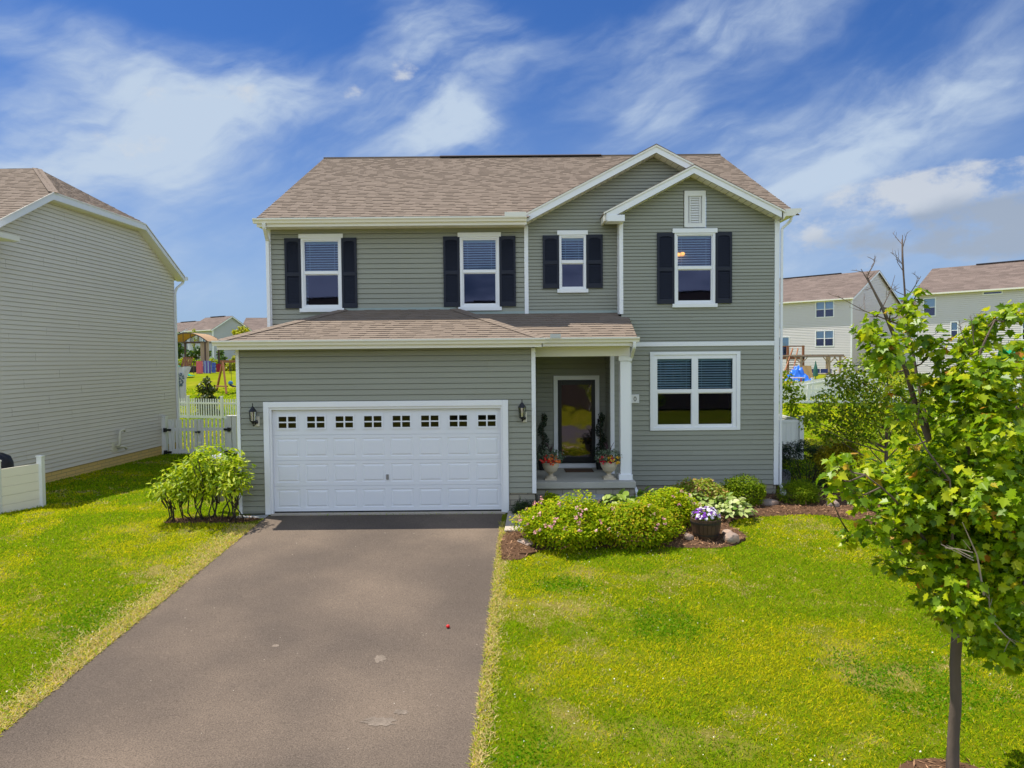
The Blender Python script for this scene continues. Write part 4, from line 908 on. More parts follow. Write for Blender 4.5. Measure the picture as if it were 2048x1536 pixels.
def simple_house(label, loc, rz, x0, x1, d, base, eave, slope, wallm, roofm, wins=(), group=None, e=.16, hip=False, gablewins=()):
    t = thing('house', label, 'house', loc, rz, group)
    rg = eave + slope * d / 2; mb = MB()
    siding(mb, [(x0, base), (x1, base), (x1, eave), (x0, eave)], [(w[0], w[1], w[2], w[3]) for w in wins], (0, 0, 0), (1, 0, 0), (0, -1, 0), e, lap=.03)
    siding(mb, [(0, base), (d, base), (d, eave), (d / 2, rg), (0, eave)], [], (x1, 0, 0), (0, 1, 0), (1, 0, 0), e, lap=.03)
    siding(mb, [(0, base), (d, base), (d, eave), (d / 2, rg), (0, eave)], [], (x0, 0, 0), (0, 1, 0), (-1, 0, 0), e, lap=.03)
    mb.poly([(x0, d, base), (x1, d, base), (x1, d, eave), (x0, d, eave)]); mb.box(x0 + .1, x1 - .1, .5, .6, base, eave, 1)
    lbuild(mb, 'wall', [wallm, DARKROOM], t)
    o = .35; l = math.hypot(1, slope); zl = eave - slope * o; mb = MB()
    shingles(mb, [(x0 - .3, 0), (x1 + .3, 0), (x1 + .3, (d / 2 + o) * l), (x0 - .3, (d / 2 + o) * l)], (0, -o, zl), (1, 0, 0), (0, 1 / l, slope / l), (0, -slope / l, 1 / l), e=.3, seed=int(abs(loc[0]) * 7), wmin=.5, wmax=1.1)
    mb.prism([(x0 - .3, d / 2, rg + .01), (x1 + .3, d / 2, rg + .01), (x1 + .3, d + o, zl), (x0 - .3, d + o, zl)], (0, 0, -.06))
    r = lbuild(mb, 'roof', roofm, t)
    mb = MB(); mb.box(x0 + (x1 - x0) * .2, x0 + (x1 - x0) * .75, d / 2 - .15, d / 2 + .15, rg, rg + .09); lbuild(mb, 'ridge_vent', MATS.get('dark_ridge_cap') or SHINGD, r)
    mb = MB(); mb.box(x0 - .3, x1 + .3, -o - .1, -o, zl - .12, zl); lbuild(mb, 'gutter', CREAM, t)
    mb = MB(); mb.box(x0 - .28, x1 + .28, -o, -.02, zl - .13, zl - .11); lbuild(mb, 'soffit', CREAM, t)
    for xx in (x0 - .3, x1 + .28):
        mb = MB()
        mb.prism([(xx, -o, zl - .02), (xx, d / 2, rg - .02), (xx, d / 2, rg - .2), (xx, -o, zl - .2)], (.02, 0, 0)); mb.prism([(xx, d / 2, rg - .02), (xx, d + o, zl - .02), (xx, d + o, zl - .2), (xx, d / 2, rg - .2)], (.02, 0, 0))
        lbuild(mb, 'rake_board', WHITE, t)
    for xx in (x0, x1): mb = MB(); mb.box(xx - .06, xx + .06, -.05, .1, base, eave - .1); lbuild(mb, 'corner_board', WHITE, t)
    for (a, b, c, f, nx) in wins:
        mb = MB(); mb.box(a, a + .08, -.05, .05, c, f); mb.box(b - .08, b, -.05, .05, c, f); mb.box(a + .08, b - .08, -.05, .05, f - .08, f); mb.box(a + .08, b - .08, -.05, .05, c, c + .08)
        for i in range(1, nx): xm = a + (b - a) * i / nx; mb.box(xm - .05, xm + .05, -.045, .05, c + .08, f - .08)
        if f - c > .8:
            for i in range(nx):
                u0 = a + (b - a) * i / nx + (.08 if i == 0 else .05); u1 = a + (b - a) * (i + 1) / nx - (.08 if i == nx - 1 else .05); mb.box(u0, u1, -.03, .05, (c + f) / 2 - .03, (c + f) / 2 + .03)
        wn_ = lbuild(mb, 'window', WHITE, t); mb = MB(); mb.poly([(a + .08, .02, c + .08), (b - .08, .02, c + .08), (b - .08, .02, f - .08), (a + .08, .02, f - .08)]); lbuild(mb, 'pane', GLASS, wn_)
        if f - c > .8:
            mb = MB(); mb.poly([(a + .08, .1, (c + f) / 2), (b - .08, .1, (c + f) / 2), (b - .08, .1, f - .08), (a + .08, .1, f - .08)]); lbuild(mb, 'blind', BLIND, wn_)
    return t
LSID = mat('pale_warm_siding', (.64, .595, .57), .6, .03, .5)
BSID = mat('light_grey_siding', (.46, .46, .46), .6, .03, .5)
DSID = mat('slate_grey_siding', (.30, .31, .32), .6, .03, .5)
R43 = math.radians(-47)
GH = 'houses beyond the back gardens'
simple_house('pale two-storey house with paired windows beyond the right picket fence', (32.5, 68, 0), R43, -14, 0, 12.3, .4, 8.75, .475, LSID, SHINGD, [(-3.47, -1.65, 6.85, 8.45, 2), (-3.47, -1.65, 4.0, 5.6, 2), (-8.4, -6.1, 3.1, 5.1, 2)], GH)
simple_house('pale house at far right edge behind the maple tree', (35.3, 62, 0), R43, 0, 16, 10, .4, 8.55, .49, LSID, SHINGD, [(.5, 1.5, 6.4, 8.0, 1), (4.9, 6.3, 7.95, 8.25, 1), (7.6, 9.2, 4.2, 6.0, 2), (2.6, 3.2, 4.4, 5.9, 1)], GH)
simple_house('brown-roofed house glimpsed between the two right-hand pale houses', (58, 98, 0), math.radians(-12), -9, 5, 11, 1.5, 8.2, .5, BSID, SHINGD, [(-6, -4.6, 5.4, 6.9, 2)], GH)
simple_house('grey house with white trimmed gable beyond the tan gazebo', (-39.9, 95, 0), math.radians(-35), -5.9, 0, 5.6, 1.8, 7.5, .62, BSID, SHINGD, [(-2.4, -1.2, 4.9, 6.5, 2)], GH)
simple_house('dark slate house farthest left in the gap between the two large houses', (-50.3, 108, 0), math.radians(-38), -8, 0, 7.0, 1.8, 7.6, .50, DSID, SHINGD, [(-3.4, -2.0, 4.6, 6.2, 2)], GH)
simple_house('low brown-roofed house tucked behind the green house garage roof', (-39.6, 104, 0), math.radians(10), 0, 14, 12, 1.8, 7.2, .42, BSID, SHINGD, [(2, 3.2, 4.6, 6.2, 2)], GH)
# the far side of the street, which the windows mirror
BRS = mat('dark_brown_siding', (.14, .10, .08), .7, .05, .6)
DRF = mat('dark_brown_roof', (.05, .036, .03), .9, .1, .8)
for x_, z_, lb in ((-9, 5.6, 'brown house across the street behind the viewer, leftmost of three'), (6.5, 5.2, 'brown house across the street directly behind the viewer'), (22.5, 5.8, 'brown house across the street behind the viewer, rightmost of three')):
    simple_house(lb, (x_, -24, 0), math.pi, 0, 13, 10, -1.0, z_, .58, BRS, DRF, [(2, 3.4, 1.0, 2.6, 2), (9, 10.4, 1.0, 2.6, 2)], 'brown houses across the street')

# ================================================================== FENCES
def fence(name, label, cat, pts, h, sp, group=None, gap=.135, pw=.062, topped=True):
    t = thing(name, label, cat, (pts[0][0], pts[0][1], hz(pts[0][1], pts[0][0])), 0, group)
    for (xa, ya), (xb, yb) in zip(pts, pts[1:]):
        L = math.hypot(xb - xa, yb - ya); ns = max(1, round(L / sp)); ux, uy = (xb - xa) / L, (yb - ya) / L
        for i in range(ns + 1):
            x, y = xa + ux * L * i / ns, ya + uy * L * i / ns; z = hz(y, x); mb = MB()
            mb.box(x - .055, x + .055, y - .055, y + .055, z - .1, z + h + .10); mb.prism([(x - .07, y - .07, z + h + .10), (x + .07, y - .07, z + h + .10), (x + .07, y + .07, z + h + .10), (x - .07, y + .07, z + h + .10)], (0, 0, .035))
            if not (i == 0 and (xa, ya) != pts[0]): mb.build('post', PVC, t)
            if i == ns: break
            x2, y2 = xa + ux * L * (i + 1) / ns, ya + uy * L * (i + 1) / ns; z2 = hz(y2, x2); mb = MB()
            for f in (.10, .78 * h): mb.bar((x + ux * .055, y + uy * .055, z + f), (x2 - ux * .055, y2 - uy * .055, z2 + f), .05, .09 if f > .2 else .13)
            mb.build('rail', PVC, t); mb = MB(); Ls = L / ns; k = .09
            while k < Ls - .06:
                f = k / Ls; mb.bar((x + (x2 - x) * f, y + (y2 - y) * f, z + (z2 - z) * f + .16), (x + (x2 - x) * f, y + (y2 - y) * f, z + (z2 - z) * f + h), pw, .022, upv=(-uy, ux, 0)); k += gap
            mb.build('picket_panel', PVC, t)
    return t
GF = 'white picket fences'
fence('picket_fence', 'white picket fence along the back lawn behind the double gate', 'fence', [(-18.2, 36.1), (-12.6, 34.9)], 1.02, 2.2, GF)
fence('picket_fence', 'white picket fence across the right back garden behind leafy shrubs', 'fence', [(15.2, 39.9), (29.5, 39.2)], 1.0, 1.5, GF)
fence('picket_fence', 'white picket fence climbing diagonally towards the pale house at right', 'fence', [(15.2, 40.3), (26.5, 51.5)], 1.0, 2.2, GF)
# double gate
g = thing('double_gate', 'white vinyl double picket gate with black hinges beside leggy shrub', 'gate', (-11, 24.7, -.1))
def gp(px): q = at(px, 860, 24.75); return q.x
GY = 24.75; gz = -.12
for px in (329, 460, 470):
    mb = MB(); x = gp(px); mb.box(x - .075, x + .075, GY - .075, GY + .075, gz - .1, 1.20); mb.prism([(x - .09, GY - .09, 1.2), (x + .09, GY - .09, 1.2), (x + .09, GY + .09, 1.2), (x - .09, GY + .09, 1.2)], (0, 0, .04)); mb.build('post', PVC, g)
for a, b in ((338, 394.5), (396.5, 455)):
    mb = MB(); xa, xb = gp(a), gp(b)
    mb.box(xa, xa + .10, GY - .035, GY + .035, gz + .03, 1.12); mb.box(xb - .10, xb, GY - .035, GY + .035, gz + .03, 1.12); mb.box(xa + .1, xb - .1, GY - .03, GY + .03, gz + .03, gz + .20); mb.box(xa + .1, xb - .1, GY - .03, GY + .03, .72, .82)
    n = 6; st_ = (xb - xa - .2) / n
    for i in range(n):
        xc = xa + .1 + st_ * (i + .5); mb.box(xc - .04, xc + .04, GY - .045, GY - .031, gz + .06, 1.12)
    lf = mb.build('gate_leaf', PVC, g)
    s = -1 if a < 350 else 1; xh = xa if s < 0 else xb
    for zz in (.76, -.02):
        mb = MB(); mb.box(min(xh - s * .10, xh + s * .16), max(xh - s * .10, xh + s * .16), GY - .09, GY - .05, zz - .035, zz + .035); mb.lathe([(.06, -.07), (.06, .07)], (xh + s * .09, GY - .10, zz), 10); mb.build('hinge', DARKM, lf)
    if s < 0:
        mb = MB(); mb.box(xb - .06, xb + .13, GY - .085, GY - .05, .66, .70); mb.lathe([(.03, -.04), (.03, .04)], (xb + .1, GY - .1, .68), 8); mb.build('latch', DARKM, lf)
# near white privacy panel at the left edge
p = thing('privacy_screen', 'short white vinyl privacy panel of wide planks at left edge', 'fence panel', (-10.7, 15.3, -.05))
A_, B_ = Vector((-10.50, 15.72, -.06)), Vector((-10.92, 14.95, -.08)); C_ = Vector((-12.2, 14.75, -.06))
for q in (A_, B_, C_):
    mb = MB(); mb.box(q.x - .055, q.x + .055, q.y - .055, q.y + .055, -.3, 1.06); mb.box(q.x - .065, q.x + .065, q.y - .065, q.y + .065, 1.06, 1.09); mb.build('post', PVC, p)
for a, b in ((A_, B_), (B_, C_)):
    mb = MB(); d = (b - a).normalized() * .05
    for i in range(5): mb.bar(a + d + Vector((0, 0, .10 + .195 * i)), b - d + Vector((0, 0, .10 + .195 * i)), .03, .19)
    mb.build('plank_panel', mat('ivory_vinyl', (.82, .75, .60), .5, .03, 2), p)
gc = MB(); gc.lathe([(.0, 0), (.34, 0), (.36, .3), (.34, .75), (.33, .98), (.28, 1.12), (.14, 1.2), (0, 1.22)], (-11.52, 15.75, -.06), 18)
tag(gc.build('covered_grill', mat('black_cover_cloth', (.012, .012, .016), .6, .1, 4, .4, 12), smooth=True), 'round black covered grill peeping over white privacy panel', 'grill')
# right side white fence, solid
p = thing('privacy_fence', 'solid white vinyl fence attached right of the green house', 'fence', (8.97, 22, -.08))
for (xa, ya, xb, yb) in ((6.15, 22, 8.97, 22), (8.97, 22, 9.1, 24.6), (9.1, 24.6, 9.2, 27.2)):
    mb = MB(); L = math.hypot(xb - xa, yb - ya); d = Vector(((xb - xa) / L, (yb - ya) / L, 0)); n = int(L / .15)
    for i in range(n):
        q = Vector((xa, ya, 0)) + d * (L * (i + .5) / n); mb.bar(q + Vector((0, 0, -.1)), q + Vector((0, 0, 1.08)), L / n - .006, .025, upv=(-d.y, d.x, 0))
    mb.bar(Vector((xa, ya, 1.12)), Vector((xb, yb, 1.12)), .05, .09); mb.bar(Vector((xa, ya, .05)), Vector((xb, yb, .05)), .05, .12); mb.build('plank_panel', PVC, p)
for x, y in ((6.2, 22), (8.97, 22), (9.1, 24.6), (9.2, 27.2)):
    mb = MB(); mb.box(x - .065, x + .065, y - .065, y + .065, -.3, 1.24); mb.box(x - .08, x + .08, y - .08, y + .08, 1.24, 1.28); mb.build('post', PVC, p)
mb = MB(); mb.lathe([(.0, 0), (.2, 0), (.24, .05), (.24, .3), (.2, .36), (0, .38)], (6.55, 17.3, .0), 14); hr = mb.build('hose_pot', mat('grey_resin', (.25, .25, .27), .5), bevel=.004)
tag(hr, 'grey round hose pot beside the right corner of the green house', 'hose pot')

# ================================================================== THINGS IN THE BACK GARDENS
WOOD = mat('red_cedar', (.30, .12, .05), .75, .12, 4, stretch=(1, 1, .2)); TANW = mat('weathered_tan_wood', (.36, .26, .15), .8, .12, 4)
def gpos(px, py, Y): q = at(px, py, Y); return Vector((q.x, q.y, hz(q.y, q.x)))
# swing frame
b0 = gpos(470, 775, 46); s_ = thing('swing_frame', 'red cedar A-frame swing set with a sling seat on lawn', 'swing', b0)
tops = [Vector((b0.x - .75, 46, b0.z + 2.05)), Vector((b0.x + 1.0, 46.2, b0.z + 2.05))]
mb = MB(); mb.bar(tops[0] - Vector((.15, 0, 0)), tops[1] + Vector((.2, 0, 0)), .12, .16); mb.build('beam', WOOD, s_)
for tp in tops:
    for dy in (-1, 1):
        mb = MB(); mb.bar(tp, tp + Vector((-.85 if tp is tops[0] and dy > 0 else (.55 if dy < 0 else .7), .9 * dy, -2.05)), .11, .11); mb.build('leg', WOOD, s_)
mb = MB(); mb.bar(tops[0] + Vector((-.75, .5, -1.6)), tops[0] + Vector((.5, -.6, -1.6)), .07, .09); mb.bar(tops[1] + Vector((.6, .6, -1.5)), tops[1] + Vector((.4, -.6, -1.5)), .07, .09); mb.build('brace', WOOD, s_)
mb = MB(); z = b0.z + .45
for x in (-.25, .65): mb.bar((b0.x + x, 46.05, z), (b0.x + x, 46.1, b0.z + 2.0), .02, .02)
mb.build('rope', mat('dark_rope', (.05, .05, .05)), s_)
mb = MB(); mb.prism([(b0.x - .35, 45.8, z + .1), (b0.x - .1, 45.8, z - .06), (b0.x + .5, 45.8, z - .06), (b0.x + .75, 45.8, z + .1), (b0.x + .5, 45.8, z), (b0.x - .1, 45.8, z)], (0, .5, 0)); mb.build('seat', mat('dark_sling', (.05, .035, .035)), s_)
mb = MB(); mb.lathe([(0, 0), (.14, .02), (.17, .12), (.1, .22), (0, .24)], (b0.x - .28, 46.0, z + .1), 8); tag(mb.build('cushion', mat('blue_white_cushion', (.10, .28, .55), .8, .5, 9), smooth=True), 'blue cushion lying at the left end of the swing seat', 'cushion')
mb = MB(); mb.lathe([(0, 0), (.22, .02), (.25, .1), (.1, .2), (0, .21)], (b0.x + .35, 46.0, z + .0), 8); tag(mb.build('cushion', mat('cream_cushion', (.6, .5, .38), .8), smooth=True), 'cream cushion lying in the middle of the swing seat', 'cushion')
# gazebo with arched canopy
c = gpos(391, 735, 58); gz_ = thing('gazebo', 'brown gazebo with arched tan canopy in the far left garden', 'gazebo', c)
HW, HD, hp = 1.62, 1.3, 2.35
for sx in (-1, 1):
    for sy in (-1, 1):
        mb = MB(); mb.box(c.x + sx * HW * .86 - .06, c.x + sx * HW * .86 + .06, 58 + sy * HD - .06, 58 + sy * HD + .06, c.z - .1, c.z + hp); mb.build('post', mat('bronze_steel', (.09, .05, .035), .5), gz_)
BRZ = MATS['bronze_steel']; n = 12; arc = [(-HW + 2 * HW * i / n, .68 * (1 - (2 * i / n - 1) ** 2)) for i in range(n + 1)]
mb = MB()
for i in range(n):
    (u, a), (v, b) = arc[i], arc[i + 1]; mb.prism([(c.x + u, 58 - HD - .1, c.z + hp + a), (c.x + v, 58 - HD - .1, c.z + hp + b), (c.x + v, 58 + HD + .1, c.z + hp + b), (c.x + u, 58 + HD + .1, c.z + hp + a)], (0, 0, .03))
mb.build('canopy', mat('tan_canvas', (.55, .36, .20), .8, .08, 2, trans=.3), gz_)
for sy in (-1, 1):
    mb = MB(); yy = 58 + sy * (HD + .12)
    for i in range(n): mb.bar((c.x + arc[i][0], yy, c.z + hp + arc[i][1]), (c.x + arc[i + 1][0], yy, c.z + hp + arc[i + 1][1]), .05, .07)
    mb.bar((c.x - HW, yy, c.z + hp - .04), (c.x + HW, yy, c.z + hp - .04), .05, .08)
    for u in (-.9, -.3, .3, .9): mb.bar((c.x + u * HW * .6, yy, c.z + hp), (c.x + u * HW * .6, yy, c.z + hp + .68 * (1 - (u * .6) ** 2)), .04, .04)
    mb.build('arch_truss', BRZ, gz_)
mb = MB()
for i in range(9): x = c.x + HW * .62 + .075 * i; mb.poly([(x, 56.7 + .05 * (i % 2), c.z + .75), (x + .075, 56.7 + .05 * ((i + 1) % 2), c.z + .75), (x + .075, 56.7 + .05 * ((i + 1) % 2), c.z + hp), (x, 56.7 + .05 * (i % 2), c.z + hp)])
mb.build('curtain', mat('tan_curtain', (.42, .30, .20), .9), gz_)
# things drying on a rail
q = gpos(412, 741, 55); rl = thing('drying_rail', 'low dark rail carrying beach towels before the gazebo', 'rail', q)
mb = MB(); mb.bar((q.x - 1.0, 55, q.z + .95), (q.x + 1.9, 55, q.z + .95), .05, .05); mb.build('rail', BRZ, rl)
for x in (-.95, .35, 1.85):
    mb = MB(); mb.bar((q.x + x, 55, q.z - .1), (q.x + x, 55, q.z + .95), .05, .05); mb.build('post', BRZ, rl)
def stripemat(name, cols, sc):
    M = bpy.data.materials.new(name); M.use_nodes = True; t = M.node_tree; b = t.nodes['Principled BSDF']; b.inputs['Roughness'].default_value = .9
    g = t.nodes.new('ShaderNodeTexCoord'); s = t.nodes.new('ShaderNodeSeparateXYZ'); t.links.new(g.outputs['Object'], s.inputs[0]); mm = t.nodes.new('ShaderNodeMath'); mm.operation = 'MULTIPLY'; t.links.new(s.outputs[0], mm.inputs[0]); mm.inputs[1].default_value = sc
    fr = t.nodes.new('ShaderNodeMath'); fr.operation = 'FRACT'; t.links.new(mm.outputs[0], fr.inputs[0]); r = t.nodes.new('ShaderNodeValToRGB'); r.color_ramp.interpolation = 'CONSTANT'; t.links.new(fr.outputs[0], r.inputs[0])
    e = r.color_ramp.elements
    for i, cc in enumerate(cols):
        k = e[i] if i < 2 else e.new(i / len(cols)); k.position = i / len(cols); k.color = (*cc, 1)
    t.links.new(r.outputs[0], b.inputs['Base Color']); return M
def towel(x0, x1, z0, z1, m, label, Y=54.93):
    mb = MB(); n = 8
    for i in range(n):
        a, b = x0 + (x1 - x0) * i / n, x0 + (x1 - x0) * (i + 1) / n; f = lambda k: Y + .025 * math.sin(k * 1.9)
        mb.prism([(a, f(i), z0), (b, f(i + 1), z0), (b, f(i + 1), z1), (a, f(i), z1)], (0, .012, 0))
    tag(mb.build('beach_towel', m), label, 'towel', 'beach towels on the rail')
PINK = mat('coral_towel', (.62, .14, .16), .9); 
towel(q.x - .72, q.x - .22, q.z - .02, q.z + .96, PINK, 'coral pink beach towel on the low rail before the gazebo')
towel(q.x - .18, q.x + .42, q.z + .02, q.z + .98, stripemat('blue_white_stripes', [(.03, .06, .30), (.55, .6, .7), (.03, .06, .30), (.2, .12, .35)], 4.2), 'blue and white striped towel beside the coral towel')
towel(q.x + .46, q.x + .78, q.z + .05, q.z + .85, mat('blue_print_towel', (.08, .12, .42), .9, .6, 12), 'mottled blue towel right of the striped towel')
towel(q.x + .82, q.x + 1.25, q.z + .1, q.z + .75, mat('crimson_towel', (.26, .015, .03), .9), 'crimson towel at the right end of the towel rail')
q2 = gpos(390, 740, 56); mb = MB(); mb.box(q2.x - .8, q2.x + .7, 55.6, 56.2, q2.z - .2, q2.z + .45); tag(mb.build('raised_bed', mat('black_timber', (.03, .025, .025), .8), bevel=.03), 'low black timber garden bed left of the beach towels', 'garden bed')
q3 = gpos(366, 735, 53); sl = thing('slide', 'small green plastic slide beside the far left garden bed', 'slide', q3)
mb = MB(); pr = [(-.45, .85), (-.2, .78), (.15, .35), (.5, .12), (.75, .1)]
for (a, b), (c_, d_) in zip(pr, pr[1:]): mb.prism([(q3.x + a, 52.75, q3.z + b), (q3.x + c_, 52.75, q3.z + d_), (q3.x + c_, 52.75, q3.z + d_ + .05), (q3.x + a, 52.75, q3.z + b + .05)], (0, .5, 0))
mb.build('chute', mat('green_plastic', (.02, .36, .22), .4), sl); mb = MB(); mb.box(q3.x - .55, q3.x - .45, 52.75, 53.25, q3.z, q3.z + .95); mb.build('ladder', mat('tan_plastic', (.45, .3, .15), .5), sl)
q4 = gpos(375, 733, 57); ch = thing('garden_chair', 'reddish wooden slatted garden chair near the far gazebo post', 'chair', q4)
mb = MB()
for i in range(5): mb.bar((q4.x - .3 + .15 * i, 56.7, q4.z + .35), (q4.x - .36 + .18 * i, 57.2, q4.z + 1.15), .12, .03)
mb.build('backrest', WOOD, ch); mb = MB()
for i in range(4): mb.box(q4.x - .35, q4.x + .35, 56.2 + .14 * i, 56.32 + .14 * i, q4.z + .36, q4.z + .39)
mb.build('seat', WOOD, ch)
for sx in (-.33, .33):
    for yy in (56.22, 56.75): mb = MB(); mb.box(q4.x + sx - .04, q4.x + sx + .04, yy, yy + .08, q4.z - .05, q4.z + .6); mb.build('leg', WOOD, ch)
# printed cloth banner on a pole
q5 = gpos(366, 790, 38); bn = thing('cloth_banner', 'white cloth banner with grey blue flower print behind the picket fence', 'banner', q5)
mb = MB(); n = 10
zt_, zb_ = 2.86, .75; x0_ = q5.x - .75; Yb = 38
def bx(t, z):
    top = q5.x + .48; k = max(0, min(1, (z - 2.15) / .7)); xr = q5.x + .16 + (top - q5.x - .16) * k; return x0_ + (xr - x0_) * t
for j in range(10):
    za, zc = zb_ + (zt_ - zb_) * j / 10, zb_ + (zt_ - zb_) * (j + 1) / 10
    for i in range(n):
        f = lambda t: Yb + .04 * math.sin(t * 14); a, b = i / n, (i + 1) / n
        mb.prism([(bx(a, za), f(a), za), (bx(b, za), f(b), za), (bx(b, zc), f(b), zc), (bx(a, zc), f(a), zc)], (0, .006, 0))
bc = mb.build('cloth', mat('white_cloth', (.66, .64, .66), .9, .04, 3, trans=.2), bn)
pt = []
for k in range(60):
    a = RNG.random() * 6.283; r = .30 * math.sqrt(RNG.random()); pt.append((q5.x - .18 + r * .9 * math.cos(a), Yb - .06, 2.15 + r * 1.15 * math.sin(a)))
leaves('flower_print', np.array(pt), RNG.uniform(.07, .15, len(pt)), T_LEAF, mat('slate_blue_print', (.10, .14, .17), .9, .4, 8), bc, outward=np.tile([0, -6., 0], (len(pt), 1)), up=0, fold=0, jit=.05)
mb = MB()
for dx_ in (-.24, -.1, .04): mb.bar((q5.x - .16 + dx_, Yb - .055, .8), (q5.x - .18 + dx_ * .4, Yb - .055, 1.95), .014, .006)
mb.build('stem_print', MATS['slate_blue_print'], bc)
mb = MB(); mb.bar((x0_ - .1, Yb + .03, zt_), (q5.x + .5, Yb + .03, zt_), .03, .03); mb.bar((x0_, Yb + .05, .2), (x0_, Yb + .05, zt_ + .05), .05, .05); mb.build('pole', BRZ, bn)

# right garden
q = gpos(1597, 757, 57); mb = MB()
def tarp(cx, cy, cz, w, d, h, seed):
    rg = np.random.default_rng(seed); n = 22; V = np.zeros((n, n, 3))
    for i in range(n):
        for j in range(n):
            u, v = 2 * i / (n - 1) - 1, 2 * j / (n - 1) - 1; r = max(abs(u), abs(v)); zz = max(0, 1 - r ** 1.5) * (.75 + .25 * math.cos(3 * u + 1)) + .12 * math.sin(9 * u + 4 * v) * (1 - r * .6) + .10 * math.sin(13 * v - 5 * u) * (1 - r * .5) + .05 * rg.normal()
            V[i, j] = (cx + u * w / 2, cy + v * d / 2, cz + max(0, zz) * h)
    fc = [(i * n + j, (i + 1) * n + j, (i + 1) * n + j + 1, i * n + j + 1) for i in range(n - 1) for j in range(n - 1)]
    return V.reshape(-1, 3), np.array(fc)
V_, F_ = tarp(q.x, 57, q.z, 1.7, 1.6, 1.25, 3)
tag(npmesh('tarpaulin', V_, 4, mat('blue_tarpaulin', (.02, .14, .62), .4, .08, 3), faces=F_), 'crumpled bright blue tarpaulin heaped on the right patio', 'tarpaulin')
q = gpos(1616, 755, 58.5); bw = thing('plywood_sheet', 'tan plywood sheet leaning behind the blue tarpaulin', 'plywood', q)
mb = MB(); mb.prism([(q.x - .55, 58.5, q.z), (q.x + .45, 58.5, q.z), (q.x + .38, 58.8, q.z + 1.15), (q.x - .55, 58.8, q.z + 1.2)], (0, .04, 0)); mb.build('sheet', mat('plywood', (.52, .32, .13), .7, .08, 3), bw); mb = MB(); mb.bar((q.x, 59.2, q.z), (q.x, 58.9, q.z + .9), .06, .06); mb.build('prop', TANW, bw)
# pergola
q = gpos(1645, 757, 58); pg = thing('pergola', 'open timber pergola with bare rafters on right patio', 'pergola', q)
zt = 3.02
for px in (1602, 1658, 1680):
    x = at(px, 750, 58).x; mb = MB(); mb.box(x - .07, x + .07, 57.9, 58.05, q.z - .1, zt)
    for s in (-1, 1): mb.bar((x, 57.97, zt - .55), (x + s * .5, 57.97, zt - .02), .07, .07)
    mb.build('post', TANW, pg)
mb = MB(); xa, xb = at(1588, 715, 58).x, at(1690, 715, 58).x
mb.bar((xa, 57.97, zt + .05), (xb, 57.97, zt + .05), .06, .11); mb.bar((xa, 60.4, zt + .05), (xb, 60.4, zt + .05), .06, .11)
k = xa + .1
while k < xb: mb.bar((k, 57.6, zt + .14), (k, 60.8, zt + .14), .045, .08); k += .42
mb.build('rafters', mat('grey_brown_timber', (.24, .17, .12), .8), pg)
for x in (xa + .4, xb - .4): mb = MB(); mb.box(x - .07, x + .07, 60.3, 60.5, q.z - .1, zt); mb.build('post', TANW, pg)
# deck with a stair
q = gpos(1580, 760, 60); dk = thing('deck', 'raised reddish timber deck with a steep open stair', 'deck', q)
x0_, x1_ = at(1535, 710, 62).x, at(1600, 710, 62).x
mb = MB(); mb.box(x0_, x1_, 61, 65, 2.85, 3.05); mb.build('platform', WOOD, dk)
for x in (x0_ + .1, (x0_ + x1_) / 2, x1_ - .1): mb = MB(); mb.box(x - .08, x + .08, 61.0, 61.16, q.z - .2, 4.0); mb.build('post', WOOD, dk)
mb = MB(); mb.bar((x0_, 61.05, 3.95), (x1_, 61.05, 3.95), .08, .08); mb.build('rail', WOOD, dk)
xa, xb = at(1565, 738, 58.5), at(1590, 697, 60.5)
for s in (0, .75): mb = MB(); mb.bar(Vector((xa.x + s, 58.5, q.z + .1)), Vector((xb.x + s * .6, 61.0, 3.75)), .08, .16); mb.build('stair_rail', WOOD, dk)
mb = MB()
for i in range(8):
    t = (i + .5) / 9; mb.box(xa.x + (xb.x - xa.x) * t - .1, xa.x + (xb.x - xa.x) * t + .75, 58.5 + 2.5 * t, 58.75 + 2.5 * t, q.z + .1 + 1.8 * t, q.z + .15 + 1.8 * t)
mb.build('stair_treads', WOOD, dk)
# folding table, closed parasol, crates
q = gpos(1586, 772, 50); tb = thing('picnic_table', 'small child picnic table with orange and blue legs on lawn', 'table', q)
mb = MB(); mb.box(q.x - .95, q.x + .7, 49.6, 50.3, q.z + .62, q.z + .68); mb.build('tabletop', mat('white_orange_top', (.62, .5, .45), .5), tb)
for i, x in enumerate((-.85, .55)):
    for s in (-1, 1):
        for mm_, dd in (((.75, .12, .03), 0), ((.05, .2, .5), .18)):
            mb = MB(); mb.bar((q.x + x + dd, 49.95 + s * .1, q.z + .62), (q.x + x + dd + s * .18, 49.95 + s * .4, q.z - .02), .05, .05); mb.build('leg', mat('orange_tube' if dd == 0 else 'blue_tube', mm_, .4), tb)
mb = MB(); mb.box(q.x - 1.2, q.x - .3, 49.2, 49.45, q.z + .32, q.z + .37); mb.build('bench', mat('orange_plank', (.72, .22, .05), .5), tb)
q = gpos(1631, 756, 57); pa = thing('closed_parasol', 'closed dark green parasol standing on right patio', 'parasol', q)
mb = MB(); mb.lathe([(.0, 0), (.25, 0), (.25, .06), (.03, .1), (.0, .1)], q, 12); mb.build('base', CONCG, pa); mb = MB(); mb.lathe([(.03, .1), (.03, .35), (.2, .4), (.17, .9), (.07, 1.35), (.02, 1.6), (0, 1.62)], q, 10); mb.build('canopy', mat('bottle_green_cloth', (.04, .13, .09), .8), pa)
q = gpos(1644, 756, 60); bc_ = thing('patio_bench', 'timber patio bench with blue cushions under the pergola', 'bench', q)
